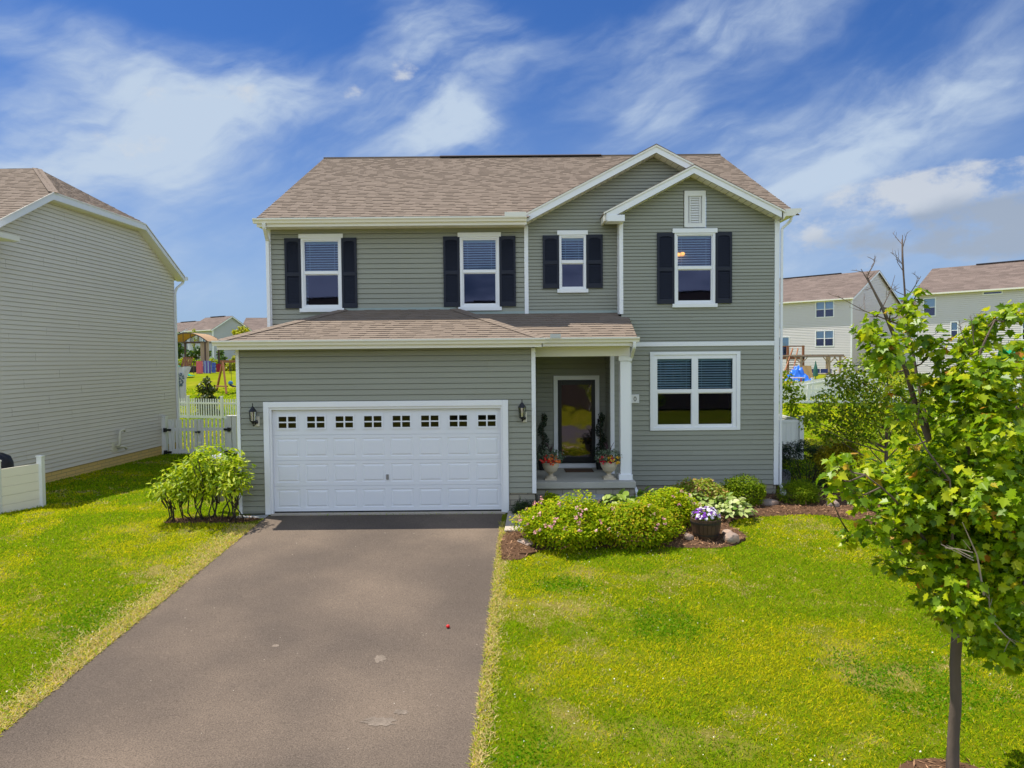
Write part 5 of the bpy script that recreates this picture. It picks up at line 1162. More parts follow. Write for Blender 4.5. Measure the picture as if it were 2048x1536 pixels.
mb = MB(); mb.box(q.x - .9, q.x + 1.0, 59.8, 60.3, q.z + .38, q.z + .45); mb.build('seat', TANW, bc_); mb = MB(); mb.box(q.x - .85, q.x - .1, 60.2, 60.3, q.z + .5, q.z + .85); mb.box(q.x + .0, q.x + .9, 60.2, 60.3, q.z + .5, q.z + .85); mb.build('cushion', mat('navy_cushion', (.04, .06, .2), .8), bc_)
for s in (-.8, .9): mb = MB(); mb.box(q.x + s - .05, q.x + s + .05, 59.85, 60.25, q.z - .05, q.z + .38); mb.build('leg', TANW, bc_)
# playset with green cover, trampoline behind the maple
q = gpos(2030, 765, 48); ps = thing('playset', 'timber play tower with bright green canvas roof at right edge', 'playset', q)
xl, xr = at(1998, 700, 48).x, at(2075, 700, 48).x
mb = MB(); n = 8
za, zb = at(2000, 692, 48).z, at(2000, 722, 48).z
mb.prism([(xl, 47.9, za), (xr - .5, 47.9, za), (xr, 46.9, zb), (xl + .5, 46.9, zb)], (0, .02, .02)); mb.prism([(xl, 47.9, za), (xr - .5, 47.9, za), (xr, 49.0, zb), (xl + .5, 49.0, zb)], (0, .02, .02)); mb.build('canopy', mat('green_canvas', (.0, .30, .14), .6, .06, 3), ps)
for x in (xl + .3, xr - .3):
    for y in (47.1, 48.8): mb = MB(); mb.box(x - .06, x + .06, y - .06, y + .06, q.z - .1, zb + .1); mb.build('post', WOOD, ps)
mb = MB(); mb.box(xl + .3, xr - .3, 47.1, 48.8, q.z + 1.1, q.z + 1.2); mb.box(xl + .3, xr - .3, 47.05, 47.1, q.z + 1.2, q.z + 1.9); mb.build('platform', WOOD, ps)
q = gpos(2005, 812, 35); tr = thing('trampoline', 'round trampoline with blue edge pad behind the maple', 'trampoline', q)
mb = MB(); mb.lathe([(1.9, .80), (1.95, .84), (1.6, .86), (1.55, .82)], q, 28); mb.build('edge_pad', mat('blue_pad', (.05, .12, .55), .5), tr); mb = MB(); mb.lathe([(0, .80), (1.6, .81)], q, 28); mb.build('mat', DARKM, tr)
for k in range(6):
    a = k * math.pi / 3 + .2; mb = MB(); mb.bar((q.x + 1.8 * math.cos(a), q.y + 1.8 * math.sin(a), q.z - .05), (q.x + 1.8 * math.cos(a), q.y + 1.8 * math.sin(a), q.z + .8), .06, .06); mb.build('leg', MATS['grey_resin'], tr)

# ================================================================== PLANTING
SPIREA = leafmat('spirea_leaf', [(0, (.14, .25, .004)), (.45, (.34, .46, .006)), (.8, (.52, .58, .010)), (1, (.64, .52, .02))], .5, .65)
SPIREA2 = leafmat('spirea_leaf_bronze', [(0, (.12, .22, .004)), (.45, (.29, .40, .006)), (.8, (.47, .50, .010)), (1, (.60, .36, .03))], .5, .65)
PINKF = leafmat('pink_flower', [(0, (.62, .22, .26)), (.6, (.75, .38, .38)), (1, (.80, .55, .5))], .3)
STEM = mat('shrub_stem', (.10, .065, .04), .9, .2, 9)
def lumps(c, r, n, seed, k=14):
    """points of a lumpy shrub: a main body plus smaller bulges on it"""
    rg = np.random.default_rng(seed); c = np.array(c); r = np.array(r); P, D = ball(c, r, n // 2, .6, rg)
    ps, ds = [P], [D]
    for i in range(k):
        d = rg.normal(size=3); d[2] = abs(d[2]) * .9 - .15; d /= np.linalg.norm(d); cc = c + d * r * rg.uniform(.62, .95); s = rg.uniform(.16, .42)
        p, q = ball(cc, r * s, n // 2 // k, .5, rg); ps.append(p); ds.append(q)
    P = np.concatenate(ps); D = np.concatenate(ds); return P, D
def stems(c, base, r, n, seed, parent, m=STEM, rad=.012):
    rg = random.Random(seed); mb = MB()
    for i in range(n):
        a = rg.uniform(0, 6.283); f = rg.uniform(.3, .85); p1 = Vector((c[0] + r[0] * f * math.cos(a), c[1] + r[1] * f * math.sin(a), c[2] + r[2] * rg.uniform(.0, .7))); p0 = Vector((c[0] + .15 * math.cos(a), c[1] + .15 * math.sin(a), base))
        mb.tube([p0, (p0 + p1) / 2 + Vector((0, 0, .06)), p1], [rad, rad * .8, rad * .4], 5)
    mb.build('stems', m, parent)
def shrub(name, label, cat, c, r, n, ls, m, seed, group=None, flowers=None, tpl=T_LEAF, up=1.1, k=14):
    base = hz(c[1], c[0]) - .02; t = thing(name, label, cat, (c[0], c[1], base), 0, group)
    P, D = lumps(c, r, n, seed, k); D = D * .8; keep = P[:, 2] > base + .02; P, D = P[keep], D[keep]; rg = np.random.default_rng(seed)
    leaves('foliage', P, rg.uniform(.65, 1.25, len(P)) * ls, tpl, m, t, D, up, rng=rg)
    stems(c, base, r, 14, seed, t)
    if flowers:
        nf, fs, fm = flowers; d = rg.normal(size=(nf, 3)); d[:, 2] = np.abs(d[:, 2]) * .8; d[:, 1] -= .5; d /= np.linalg.norm(d, axis=1)[:, None]
        cc = np.array(c)[None] + d * np.array(r)[None] * rg.uniform(.98, 1.14, nf)[:, None]
        pts = np.concatenate([cc + rg.normal(size=cc.shape) * .018 for _ in range(9)]); dd = np.concatenate([d] * 9)
        leaves('flowers', pts, rg.uniform(.6, 1.3, len(pts)) * fs, T_PETAL, fm, t, dd, .8, rng=rg)
    return t
SG = 'spirea shrubs before the porch'
shrub('spirea_shrub', 'broad yellow-green spirea dotted with pink flowers beside the concrete path', 'shrub', (.98, 12.80, .12), (.86, .70, .52), 14000, .050, SPIREA, 1, SG, (42, .030, PINKF), k=22)
shrub('spirea_shrub', 'rounded bronze-tinged spirea between the pink spirea and the half barrel', 'shrub', (2.18, 12.86, .06), (.84, .66, .47), 14000, .050, SPIREA2, 2, SG, (12, .024, PINKF), k=22)
shrub('spirea_shrub', 'smaller pink flowering spirea right behind the half barrel', 'shrub', (3.0, 13.65, .16), (.62, .5, .47), 7000, .050, SPIREA, 3, SG, (16, .028, PINKF))
HOSTA = leafmat('hosta_leaf', [(0, (.16, .28, .02)), (.5, (.30, .40, .05)), (1, (.52, .56, .16))], .35)
HOSTV = leafmat('variegated_hosta_leaf', [(0, (.14, .26, .02)), (.5, (.36, .44, .10)), (1, (.70, .70, .36))], .3)
HG = 'hostas in the bed'
def hosta(label, c, r, n, ls, m, seed):
    z = hz(c[1], c[0]) + .04; t = thing('hosta', label, 'hosta', (c[0], c[1], z), 0, HG); rg = np.random.default_rng(seed)
    a = rg.uniform(0, 6.283, n); q = np.sqrt(rg.random(n)) * r; P = np.stack([c[0] + q * np.cos(a), c[1] + q * np.sin(a), z + .12 + .30 * (1 - (q / r) ** 2) * rg.uniform(.6, 1.15, n)], 1)
    D = np.stack([np.cos(a), np.sin(a), 0 * a], 1) * (q / r)[:, None]
    leaves('foliage', P, rg.uniform(.7, 1.2, n) * ls, T_LEAF, m, t, D, 1.3, .35, rng=rg, jit=.4)
    mb = MB()
    for i in range(0, n, 3): mb.tube([(c[0], c[1], z - .02), P[i]], .006, 4)
    mb.build('stems', mat('green_stalk', (.10, .16, .03), .7), t)
hosta('pale green hosta in front of the concrete porch step', (2.1, 14.3), .5, 150, .19, HOSTA, 5)
hosta('big-leaved light green hosta under the white downspout', (2.85, 14.5), .5, 140, .20, HOSTA, 6)
hosta('white-edged hosta under the double window behind the pink spirea', (3.55, 14.3), .62, 240, .15, HOSTV, 7)
hosta('white-edged hosta spilling towards the stones right of the barrel', (4.30, 14.1), .5, 210, .13, HOSTV, 8)
AZ = leafmat('orange_tip_leaf', [(0, (.20, .30, .012)), (.65, (.34, .40, .03)), (.85, (.55, .30, .08)), (1, (.62, .30, .14))], .4)
shrub('azalea_shrub', 'green shrub with coral orange tips under the left side of the double window', 'shrub', (3.85, 14.7, .26), (.62, .45, .36), 5500, .055, AZ, 9)
BOX = leafmat('boxwood_leaf', [(0, (.07, .14, .004)), (.5, (.17, .26, .006)), (1, (.32, .38, .012))], .4, .65)
shrub('round_shrub', 'tight round green shrub on mulch near the right house corner', 'shrub', (4.92, 15.0, .28), (.44, .42, .38), 8000, .040, BOX, 10)
shrub('round_shrub', 'loose low green shrub beside the pink stone right of the house', 'shrub', (6.15, 15.2, .18), (.46, .42, .32), 5200, .075, BOX, 11, tpl=T_NEEDLE)
YEW = leafmat('dark_evergreen_leaf', [(0, (.012, .030, .006)), (.6, (.03, .06, .010)), (1, (.07, .10, .012))], .2)
shrub('yew_shrub', 'dark green sprawling evergreen beside the white privacy fence', 'shrub', (7.15, 17.2, .5), (.85, .7, .65), 9000, .08, YEW, 12, tpl=T_NEEDLE)
GOLD = leafmat('golden_leaf', [(0, (.22, .24, .008)), (.5, (.44, .38, .012)), (1, (.60, .46, .02))], .4)
shrub('golden_shrub', 'golden yellow shrub glowing in front of the dark evergreen', 'shrub', (7.6, 16.5, .75), (.50, .4, .52), 3600, .07, GOLD, 13)
shrub('fern_clump', 'dark feathery clump at the foot of the garage corner post', 'plant', (.33, 14.42, .05), (.36, .17, .20), 1600, .09, YEW, 14, tpl=T_NEEDLE)
shrub('porch_shrub', 'small yellow-green tuft between the garage post and the step', 'shrub', (.78, 14.85, .12), (.22, .15, .20), 900, .05, SPIREA, 15)
# --- leggy shrub at the garage's left corner
RHO = leafmat('bright_long_leaf', [(0, (.12, .22, .004)), (.5, (.36, .48, .006)), (.85, (.54, .60, .012)), (1, (.64, .66, .08))], .5, .5)
ls_ = thing('leggy_shrub', 'leggy bright green shrub with bare arching stems at the garage corner', 'shrub', (-6.2, 14.2, -.08))
rg = random.Random(5); nr = np.random.default_rng(5); heads = [(322, 975, 20), (388, 952, 34), (425, 955, 36), (458, 950, 32), (330, 982, 24), (318, 988, 14), (345, 962, 34), (372, 945, 36), (405, 930, 38), (412, 905, 24), (440, 935, 34), (462, 915, 26), (474, 940, 30), (465, 965, 32), (432, 965, 36), (395, 975, 36), (360, 975, 28), (482, 970, 20), (395, 912, 18), (428, 900, 16), (380, 960, 30), (450, 972, 24)]
PP, DD = [], []; mb = MB()
bases = [Vector((at(px, 1045, 14.2).x, 14.1 + .25 * rg.random(), -.10)) for px in (342, 372, 395, 420, 452, 462, 475)]
for i, (px, py, r) in enumerate(heads):
    q = at(px, py, 14.15 + rg.uniform(-.45, .35)); rr = r * 1.18 / 1420 * 14.2
    p, d = ball(q, (rr, rr, rr * .75), int(130 * (r / 30) ** 2), .3, nr); PP.append(p); DD.append(d)
    b = min(bases, key=lambda v: abs(v.x - q.x) + rg.uniform(0, .45)); mid_ = (b + q) / 2 + Vector((rg.uniform(-.12, .12), rg.uniform(-.1, .1), -.05)); mid_.x += (b.x - q.x) * .25
    e_ = b + Vector((rg.uniform(-.22, .22), rg.uniform(-.1, .1), .0)); mb.tube([e_, e_ + (mid_ - e_) * .45 + Vector((rg.uniform(-.10, .10), 0, -.02)), mid_ + Vector((rg.uniform(-.05, .05), 0, .04)), q], [.017, .014, .012, .006], 6)
    for s in range(2): mb.tube([mid_, (mid_ + q) / 2 + Vector((rg.uniform(-.15, .15), rg.uniform(-.1, .1), .02)), q + Vector((rg.uniform(-.2, .2), rg.uniform(-.15, .15), rg.uniform(-.1, .1)))], [.011, .009, .004], 5)
mb.build('stems', STEMD, ls_, smooth=True)
P = np.concatenate(PP); D = np.concatenate(DD); D[:, 2] *= .4
leaves('foliage', P, nr.uniform(.09, .155, len(P)), T_LANCE, RHO, ls_, D * .8, .9, .3, .25, rng=nr, jit=.5)
mb = MB(); qq = at(437, 917, 14.9); mb.lathe([(.0, -.9), (.10, -.9), (.10, -.05), (.16, -.03), (.17, .02), (.12, .08), (.05, .11), (0, .115)], qq, 14)
tag(mb.build('utility_pedestal', mat('lavender_grey_cap', (.52, .52, .62), .5), smooth=True), 'pale capped utility pedestal half hidden in the leggy shrub', 'pedestal')

# --- half barrel of pansies
bc = Vector((3.52, 12.88, hz(12.88) + .04)); br = thing('half_barrel', 'half whiskey barrel planter filled with white and purple pansies', 'planter', bc)
mb = MB(); n = 22
for i in range(n):
    a0, a1 = 2 * math.pi * (i + .04) / n, 2 * math.pi * (i + .96) / n; pr = [(.205, 0), (.245, .12), (.265, .25), (.27, .36)]
    for (r0, z0), (r1, z1) in zip(pr, pr[1:]): mb.poly([bc + Vector((r0 * math.cos(a0), r0 * math.sin(a0), z0)), bc + Vector((r0 * math.cos(a1), r0 * math.sin(a1), z0)), bc + Vector((r1 * math.cos(a1), r1 * math.sin(a1), z1)), bc + Vector((r1 * math.cos(a0), r1 * math.sin(a0), z1))])
    mb.poly([bc + Vector((r * math.cos(a), r * math.sin(a), .36)) for r, a in ((.27, a0), (.27, a1), (.235, a1), (.235, a0))])
mb.lathe([(.20, .0), (.255, .34)], bc, 22)
mb.build('barrel', mat('dark_oak_stave', (.07, .038, .02), .7, .15, 5, .4, 40, island=.25), br)
mb = MB()
for z, r in ((.07, .234), (.28, .274)): mb.lathe([(r - .012, z), (r, z), (r + .004, z + .035), (r - .008, z + .035)], bc, 28)
mb.build('hoop', mat('dark_iron_hoop', (.035, .03, .028), .5, metal=.3), br)
mb = MB(); mb.lathe([(0, .31), (.24, .31)], bc, 16); mb.build('soil', MULCH, br)
rgn = np.random.default_rng(4)
P, D = ball(bc + Vector((0, 0, .36)), (.25, .25, .15), 420, .3, rgn); leaves('foliage', P, rgn.uniform(.03, .06, len(P)), T_LEAF, BOX, br, D, .6, rng=rgn)
for nm, mm_, k in (('white_pansy', mat('white_petal', (.62, .55, .64), .7), 34), ('purple_pansy', mat('purple_petal', (.15, .02, .30), .7), 38)):
    d = rgn.normal(size=(k, 3)); d[:, 2] = np.abs(d[:, 2]) + .3; d[:, 1] -= .35; d /= np.linalg.norm(d, axis=1)[:, None]; cc = np.array(bc)[None] + [0, 0, .37] + d * np.array([.25, .25, .19])
    pts = np.concatenate([cc + rgn.normal(size=cc.shape) * .012 for _ in range(4)]); leaves('flowers', pts, rgn.uniform(.035, .055, len(pts)), T_PETAL, mm_, br, np.concatenate([d] * 4) * 1.5, .5, .1, rng=rgn, jit=.3)
# --- stones
def rock(label, c, r, seed):
    bm = bmesh.new(); bmesh.ops.create_icosphere(bm, subdivisions=3, radius=1); rg = np.random.default_rng(seed); pl = rg.normal(size=(9, 3)); pl /= np.linalg.norm(pl, axis=1)[:, None]; off = rg.uniform(.62, .9, 9)
    for v in bm.verts:
        p = np.array(v.co)
        for n_, o_ in zip(pl, off):
            e = p @ n_ - o_
            if e > 0: p = p - n_ * e * .9
        v.co = Vector(p * np.array(r)) + Vector((0, 0, r[2] * .55))
    z = hz(c[1], c[0]) + .03; me = bpy.data.meshes.new('rock'); bm.to_mesh(me); bm.free(); me.materials.append(ROCK); o = bpy.data.objects.new('rock', me); C.objects.link(o); o.location = (c[0], c[1], z); o.rotation_euler = (0, 0, rg.random() * 6)
    tag(o, label, 'rock', 'stones in the bed')
rock('small grey stone just left of the half barrel', (3.17, 12.78), (.11, .09, .09), 1)
rock('biggest rounded stone at the right foot of the half barrel', (3.93, 12.66), (.15, .12, .12), 2)
rock('reddish stone behind the biggest stone right of the barrel', (3.95, 12.98), (.13, .10, .08), 3)
rock('flat tan stone on mulch right of the round shrub', (5.42, 14.95), (.22, .13, .10), 4)
rock('tan stone at the bed edge below the white-edged hosta', (4.72, 14.15), (.15, .1, .08), 5)
rock('pink stone beside the low shrub right of the house', (6.68, 14.75), (.15, .12, .12), 6)
rock('flat pinkish stepping stone between the driveway and pink spirea', (.22, 12.68), (.20, .13, .05), 7)
# --- porch pots
def urn(label, x, y, seed, mats):
    z = .502; t = thing('urn_planter', label, 'planter', (x, y, z), 0, 'urns on the porch'); mb = MB()
    mb.box(x - .13, x + .13, y - .13, y + .13, z, z + .035)
    mb.lathe([(.115, .035), (.115, .06), (.05, .09), (.045, .12), (.06, .14), (.13, .19), (.175, .28), (.19, .37), (.20, .385), (.175, .385), (.16, .36), (0, .35)], (x, y, z), 24)
    mb.build('urn', mat('cream_cast_urn', (.52, .44, .32), .7, .06, 4), t); rg = np.random.default_rng(seed)
    P, D = ball((x, y, z + .50), (.31, .26, .17), 700, .4, rg); leaves('foliage', P, rg.uniform(.03, .055, len(P)), T_LEAF, leafmat('silver_green_leaf', [(0, (.05, .09, .04)), (.6, (.11, .17, .08)), (1, (.30, .36, .26))], .3), t, D, .6, rng=rg)
    for nm, mm_, k, cx in mats:
        cc, d = ball((x + cx, y - .13, z + .44), (.17, .10, .10), k, .7, rg); pts = np.concatenate([cc + rg.normal(size=cc.shape) * .012 for _ in range(4)]); leaves('flowers', pts, rg.uniform(.03, .05, len(pts)), T_PETAL, mm_, t, np.tile([0, -1.2, .3], (len(pts), 1)), .4, .1, rng=rg, jit=.5)
    mb = MB()
    for i in range(9): a = rg.uniform(0, 6.28); mb.tube([(x, y, z + .5), (x + .05 * math.cos(a), y + .05 * math.sin(a), z + .68), (x + .13 * math.cos(a), y + .13 * math.sin(a), z + .80)], [.008, .007, .002], 4)
    mb.build('spikes', mat('dark_dracaena', (.05, .02, .025), .5), t)
RED = mat('scarlet_petal', (.55, .02, .012), .6); ORG = mat('orange_petal', (.72, .16, .02), .6); YEL = mat('yellow_petal', (.75, .42, .02), .6); CRM = mat('crimson_petal', (.42, .005, .02), .6)
urn('cream urn with scarlet and orange flowers at the left porch edge', .83, 15.42, 1, [('r', RED, 34, -.05), ('o', ORG, 26, .02)])
urn('cream urn with crimson and yellow flowers beside the porch column', 2.10, 15.42, 2, [('r', CRM, 34, -.06), ('y', YEL, 22, .10)])
def topiary(label, x, y, seed):
    z = .502; t = thing('spiral_topiary', label, 'topiary', (x, y, z), 0, 'spiral topiaries by the door'); rg = np.random.default_rng(seed); P = []; D = []
    for i in range(1500):
        k = rg.random(); a = k * 4.2 * math.pi + .6; R = .15 * (1 - k * .6); c = np.array([x + R * .55 * math.cos(a), y + R * .55 * math.sin(a), z + .22 + 1.10 * k]); d = rg.normal(size=3); d /= np.linalg.norm(d); P.append(c + d * np.array([.085, .085, .07]) * (1.25 - .6 * k)); D.append(d)
    leaves('foliage', np.array(P), rg.uniform(.025, .045, len(P)), T_LEAF, leafmat('dark_topiary_leaf', [(0, (.010, .022, .010)), (1, (.03, .055, .02))], .1), t, np.array(D), .4, rng=rg)
    mb = MB(); mb.lathe([(0, 0), (.09, 0), (.12, .2), (.13, .22), (.0, .21)], (x, y, z), 16); mb.build('pot', mat('black_pot', (.015, .015, .015), .5), t); mb = MB(); mb.tube([(x, y, z + .2), (x, y, z + 1.3)], .012, 6); mb.build('trunk', STEM, t)
topiary('dark spiral topiary left of the front door', .72, 16.75, 3); topiary('dark spiral topiary right of the front door', 2.08, 16.75, 4)
mb = MB(); mb.box(1.22, 1.88, 16.35, 16.8, .503, .52); tag(mb.build('doormat', mat('brown_coir', (.10, .055, .03), .95, .3, 30, .8, 200), bevel=.005), 'brown coir doormat before the storm door', 'doormat')
mb = MB(); q = at(896, 1259, 9.55); mb.lathe([(0, 0), (.022, .006), (.028, .022), (.02, .038), (0, .044)], (q.x, 9.55, hz(9.55) + .012), 10); tag(mb.build('red_ball', mat('red_rubber', (.6, .01, .01), .4), smooth=True), 'tiny red ball lying on the driveway', 'ball')
n_ = 110; x_ = RNG.uniform(-5.3, -.3, n_); y_ = RNG.uniform(6.6, 14, n_); k_ = inpoly(x_, y_, DR); x_, y_ = x_[k_], y_[k_]
tag(leaves('grit', np.stack([x_, y_, np.interp(y_, KY, KZ) + .018], 1), RNG.uniform(.005, .016, len(x_)), T_PETAL, mat('pale_grit', (.55, .47, .38), .9), up=4), 'pale grit and petals specked over the driveway', 'grit', kind='stuff')

# --- trees
random.seed(3)
MAPLE = leafmat('maple_leaf', [(0, (.08, .17, .003)), (.3, (.19, .32, .004)), (.7, (.36, .49, .006)), (.97, (.56, .58, .012)), (.985, (.58, .36, .02)), (1, (.62, .24, .03))], .5, .4)
def limb(mb, pts, r0, r1, n=7):
    pts = [Vector(p) for p in pts]; Q = []
    for a, b in zip(pts, pts[1:]):
        for t in (0, .5): Q.append(a + (b - a) * t + Vector((random.uniform(-1, 1), random.uniform(-1, 1), 0)) * (.012 if t else 0))
    Q.append(pts[-1]); mb.tube(Q, [r0 + (r1 - r0) * i / (len(Q) - 1) for i in range(len(Q))], n)
TY = 6.55
mp = thing('maple_tree', 'young maple with broad lobed leaves in the right foreground', 'tree', at(1905, 1532, TY))
mp.location.z = hz(TY, 3)
T = lambda px, py, d=0.: at(px, py, TY + d)
mb = MB(); b0 = Vector((T(1905, 1532).x, TY, hz(TY, 3) - .05))
mb.tube([b0, b0 + Vector((.0, 0, .10)), T(1907, 1470), T(1912, 1400), T(1910, 1330), T(1914, 1270), T(1911, 1200), T(1908, 1130), T(1900, 1060), T(1896, 1000), T(1884, 950), T(1870, 900)], [.070, .057, .050, .048, .046, .047, .044, .041, .038, .036, .034, .031], 12)
limbs = [[T(1896, 1000), T(1858, 880, .05), T(1812, 740, .0), T(1775, 640, -.05), T(1752, 590), T(1732, 548)], [T(1862, 890), T(1835, 760, .2), T(1815, 660, .25), T(1808, 560, .25), T(1804, 478, .25)],
         [T(1905, 1090), T(1935, 900, -.2), T(1948, 790, -.25), T(1962, 700, -.3), T(1990, 640, -.3)], [T(1908, 1130), T(1960, 1000, .3), T(2010, 880, .45), T(2050, 760, .5)],
         [T(1910, 1180), T(1850, 1080, -.3), T(1790, 1000, -.55), T(1730, 950, -.7)], [T(1911, 1210), T(1830, 1130, .25), T(1760, 1075, .3), T(1700, 1070, .3)], [T(1912, 1230), T(1980, 1180, -.4), T(2050, 1150, -.6)], [T(1911, 1200), T(1975, 1120, .4), T(2060, 1010, .6)], [T(1908, 1150), T(1880, 1020, .5), T(1850, 930, .7)], [T(1909, 1190), T(1905, 1080, -.5), T(1900, 960, -.8)]]
for i, l in enumerate(limbs): limb(mb, l, (.034, .018, .026, .022)[i] if i < 4 else .020, .005, 7)
heads = [(1839, 580, 16), (1826, 606, 24), (1808, 612, 16), (1782, 621, 12), (1743, 634, 16), (1826, 642, 34), (1733, 668, 30), (1766, 684, 44), (1852, 684, 40), (1775, 712, 44), (1873, 698, 30), (2022, 629, 40), (1985, 640, 28), (1962, 652, 32), (1957, 678, 42), (1925, 700, 30), (1890, 735, 26),
         (1957, 746, 62), (1905, 770, 50), (1996, 752, 50), (1944, 790, 66), (2040, 690, 30), (1812, 827, 36), (1893, 843, 56), (1860, 790, 28), (2007, 869, 56), (1681, 922, 30), (1667, 957, 26), (1746, 944, 44), (1802, 885, 26), (1811, 944, 54), (1893, 918, 64), (1958, 902, 66), (2023, 902, 58), (1779, 990, 54), (1860, 1000, 74),
         (1958, 983, 84), (2030, 967, 70), (1695, 1080, 26), (1747, 1063, 40), (1806, 1052, 56), (1869, 1055, 70), (1775, 1129, 26), (1834, 1122, 54), (1904, 1110, 76), (1991, 1090, 80), (1869, 1192, 46), (1922, 1195, 58), (1991, 1209, 78), (1887, 1237, 22), (1956, 1286, 42), (2009, 1300, 46), (2045, 1262, 46), (1720, 1010, 26), (1700, 985, 22), (1660, 990, 14),
         (2100, 900, 90), (1760, 735, 24), (1850, 765, 26), (1790, 780, 20), (1985, 1080, 80), (1940, 940, 60), (2030, 1090, 80), (2040, 1180, 70), (1880, 1130, 60), (1820, 1010, 56), (1870, 940, 56), (2020, 820, 56), (1975, 830, 50), (2030, 740, 44), (1930, 850, 50), (1925, 1230, 46), (1990, 1270, 60), (2045, 1310, 50), (2110, 1020, 90), (2110, 1140, 90), (2090, 780, 60), (2080, 1240, 60), (1930, 1050, 80), (1850, 960, 60), (1990, 1010, 80), (1900, 1010, 70), (1960, 1140, 70)]
rg = random.Random(12); nr = np.random.default_rng(12); PP, DD = [], []
allp = [p for l in limbs for a, b in zip(l, l[1:]) for p in (a, (a + b) / 2, b)]
for px, py, r in heads:
    spread = .85 * math.sqrt(max(.05, 1 - ((px - 1912) / 330) ** 2)) * min(1, max(.15, (py - 520) / 350)); q = T(px, py, rg.uniform(-spread, spread * .35)); rr = r / 1420 * TY
    p, d = ball(q, (rr, rr, rr * .85), max(8, int(115 * (r / 50) ** 2)), .15, nr); PP.append(p); DD.append(d)
    k = min(allp, key=lambda v: (v - q).length + (.35 if v.z > q.z + .1 else 0)); mid_ = (k + q) / 2 + Vector((0, 0, -.04)); mb.tube([k, mid_, q], [.009, .007, .003], 5)
    for _ in range(3): mb.tube([mid_ + (q - mid_) * .5, q + Vector((rg.uniform(-1, 1), rg.uniform(-1, 1), rg.uniform(-.6, .8))) * rr * .8], [.004, .002], 4)
mb.build('trunk', BARK, mp, smooth=True)
P = np.concatenate(PP); D = np.concatenate(DD); D[:, 2] *= .3
leaves('crown', P, nr.uniform(.050, .098, len(P)), T_MAPLE, MAPLE, mp, D * .6, .95, .35, 1.1, rng=nr, jit=.55)
# bare twigs
mb = MB()
def twig(p, q, r, depth, rg):
    mid_ = p + (q - p) * .5 + Vector((rg.uniform(-1, 1), rg.uniform(-1, 1), rg.uniform(-1, 1))) * (q - p).length * .06; mb.tube([p, mid_, q], [r, r * .75, r * .35], 5)
    if depth:
        for _ in range(3):
            t = rg.uniform(.3, .95); s = p + (q - p) * t; d = (q - p).normalized(); e = Vector((rg.uniform(-1, 1), rg.uniform(-.6, .6), rg.uniform(-.2, .7))); twig(s, s + (d * .5 + e).normalized() * (q - p).length * rg.uniform(.25, .45), r * .5, depth - 1, rg)
for a, b, r in ((T(1752, 590), T(1722, 538), .009), (T(1735, 550), T(1752, 512), .006), (T(1808, 560, .25), T(1805, 470, .25), .008), (T(1812, 600, .25), T(1842, 552, .2), .006), (T(1808, 545, .25), T(1790, 500, .25), .004), (T(1775, 640, -.05), T(1675, 592, -.1), .006), (T(1765, 615), T(1790, 550), .005), (T(1745, 575), T(1728, 580), .003), (T(1935, 690, -.3), T(1918, 640, -.3), .005), (T(1948, 690, -.3), T(1942, 635, -.3), .005), (T(1808, 590, .25), T(1782, 576, .2), .004)): twig(a, b, r, 2, rg)
mb.build('bare_twigs', mat('grey_brown_twig', (.16, .115, .09), .85), mp)
mb = MB()
for a, b, r in ((T(1968, 1190, -.85), T(1925, 1045, -.95), .009), (T(1990, 1232, -.8), T(1912, 1275, -.3), .008), (T(1978, 1235, -.8), T(2048, 1302, -.9), .008), (T(1983, 1228, -.8), T(1978, 1190, -.85), .007), (T(1945, 1105, -.95), T(1890, 1095, -.95), .005)): twig(a, b, r, 1, rg)
mb.build('pale_dead_branch', TWIG, mp)
def small_tree(label, cat, base, hd, Y, leafm, ls, dens, seed, trunk=.035, name='small_tree', group=None, tpl=T_LEAF, dep=.5, bark=BARK):
    t = thing(name, label, cat, base, 0, group); rg = random.Random(seed); nr = np.random.default_rng(seed); mb = MB(); PP = []; DD = []; base = Vector(base)
    top = at(hd[0][0], hd[0][1], Y); mb.tube([base - Vector((0, 0, .1)), base + (top - base) * .4, base + (top - base) * .75, top], [trunk, trunk * .75, trunk * .5, trunk * .15], 7)
    for px, py, r in hd:
        q = at(px, py, Y + rg.uniform(-dep, dep)); rr = r / F * Y; p, d = ball(q, (rr, rr, rr * .85), max(8, int(dens * (r / 30) ** 2)), .2, nr); PP.append(p); DD.append(d)
        f = max(.15, min(.9, (q.z - base.z) / max(.1, top.z - base.z) - .25)); k = base + (top - base) * f; mid_ = (k + q) / 2 + Vector((0, 0, -.05)); mb.tube([k, mid_, q], [trunk * .35, trunk * .25, trunk * .08], 5)
    mb.build('trunk', bark, t); P = np.concatenate(PP); D = np.concatenate(DD); leaves('crown', P, nr.uniform(.7, 1.3, len(P)) * ls, tpl, leafm, t, D, .7, rng=nr)
    return t
CRAB = leafmat('crabapple_leaf', [(0, (.10, .19, .004)), (.5, (.24, .34, .006)), (.9, (.40, .46, .015)), (1, (.52, .38, .05))], .5)
hd = [(1776, 735, 30), (1740, 745, 34), (1700, 770, 34), (1670, 765, 26), (1710, 800, 36), (1650, 800, 26), (1760, 790, 40), (1800, 770, 36), (1745, 830, 40), (1690, 840, 34), (1640, 830, 24), (1622, 848, 20), (1790, 830, 36), (1720, 870, 34), (1660, 870, 26), (1770, 870, 34), (1825, 800, 28), (1690, 735, 22), (1735, 715, 22), (1612, 835, 14), (1820, 860, 30), (1850, 840, 30)]
small_tree('small crabapple tree with tiny leaves behind the maple', 'tree', (8.45, 16.0, -.05), hd, 16, CRAB, .08, 240, 31, .05, name='crabapple_tree', dep=.8)
mb = MB()
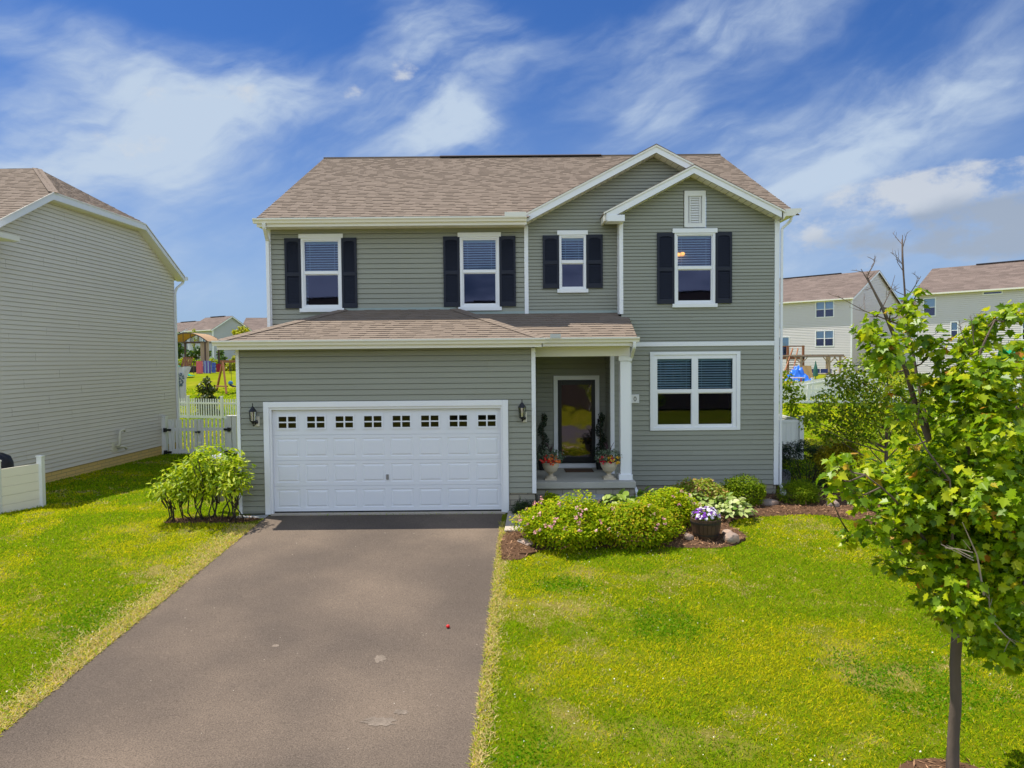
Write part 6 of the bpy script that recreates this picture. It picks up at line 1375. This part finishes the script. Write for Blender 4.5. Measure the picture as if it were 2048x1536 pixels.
hd = [(1584, 775, 20), (1578, 800, 22), (1590, 815, 18), (1572, 750, 14), (1596, 790, 14), (1582, 835, 14), (1570, 770, 18)]
small_tree('narrow green sapling hard against the right house edge', 'tree', (9.6, 24.5, -.1), hd, 24.5, BOX, .12, 200, 32, .03, name='sapling', dep=.4)
# distant greenery
CONI = leafmat('young_evergreen_leaf', [(0, (.03, .06, .006)), (.6, (.08, .11, .012)), (1, (.20, .18, .02))], .3)
hd = [(413, 762, 8), (405, 778, 11), (420, 780, 12), (412, 795, 16), (425, 803, 14), (402, 805, 12), (415, 820, 18), (428, 825, 12), (403, 828, 12)]
small_tree('small bushy evergreen rising behind the white picket fence', 'tree', (at(414, 840, 37.2).x, 37.2, hz(37.2)), hd, 37.2, CONI, .17, 900, 33, .05, name='evergreen_tree', dep=.3)
YG_ = leafmat('yellow_green_leaf', [(0, (.20, .26, .006)), (.5, (.40, .40, .01)), (1, (.58, .50, .02))], .45)
DG = leafmat('mid_green_leaf', [(0, (.03, .08, .008)), (.5, (.07, .14, .012)), (1, (.15, .21, .02))], .35)
BG = 'trees round the far left garden'
def farplant(label, hd, Y, px, m, seed, ls=.28, name='garden_tree', cat='tree'):
    small_tree(label, cat, (at(px, 740, Y).x, Y, hz(Y)), hd, Y, m, ls, 1300, seed, .07, name=name, group=BG, dep=.6)
farplant('yellow green tree above the garage gutter at left', [(486, 660, 9), (476, 668, 10), (494, 668, 10), (470, 680, 9), (486, 690, 12), (478, 715, 12), (470, 735, 13), (482, 755, 10)], 62, 482, YG_, 41)
farplant('round dark green tree right of the tan gazebo curtain', [(440, 706, 7), (444, 718, 8), (437, 728, 8), (447, 732, 7)], 66, 442, DG, 42)
farplant('leafy green tree left behind the gazebo arch', [(355, 670, 7), (353, 685, 9), (360, 700, 9), (352, 710, 9)], 68, 355, DG, 43)
farplant('pale green shrub seen through the middle of the gazebo', [(398, 700, 9), (410, 708, 10), (388, 712, 9), (378, 706, 8)], 66, 398, DG, 44, name='garden_shrub', cat='shrub')
farplant('thin twiggy tree with sparse yellow leaves above the gazebo', [(388, 660, 5), (384, 672, 6), (392, 678, 6), (386, 690, 5)], 70, 388, YG_, 45, .14)
for i, (px, lab) in enumerate(((362, 'leftmost bright green mound in the bed under the gazebo'), (384, 'bright green mound just left of the coral towel bed'), (404, 'bright green mound above the coral towel'), (424, 'rightmost bright green mound behind the crimson towel'))):
    farplant(lab, [(px, 722, 7), (px - 7, 726, 6), (px + 7, 725, 6)], 60, px, SPIREA, 50 + i, .2, name='garden_shrub', cat='shrub')
farplant('yellow green shrub beside the swing frame', [(462, 728, 8), (455, 738, 9), (466, 742, 9), (474, 735, 8), (462, 748, 7)], 57, 463, YG_, 60, .22, name='garden_shrub', cat='shrub')
# trees across the street, mirrored in the door
for i, (x, y) in enumerate(((-4, -22), (-12, -26), (2, -34))):
    t = thing('street_tree', ('bushy tree across the street nearest the driveway', 'bushy tree across the street furthest left', 'tall tree deepest behind the street')[i], 'tree', (x, y, hz(y)), 0, 'trees across the street')
    mb = MB(); mb.tube([(x, y, hz(y) - .1), (x, y, hz(y) + 3)], [.15, .09], 8); mb.build('trunk', BARK, t)
    P, D = lumps((x, y, hz(y) + 4.2), (2.2, 2.2, 2.3), 3000, 70 + i); leaves('crown', P, RNG.uniform(.2, .4, len(P)), T_LEAF, DG, t, D, .6)
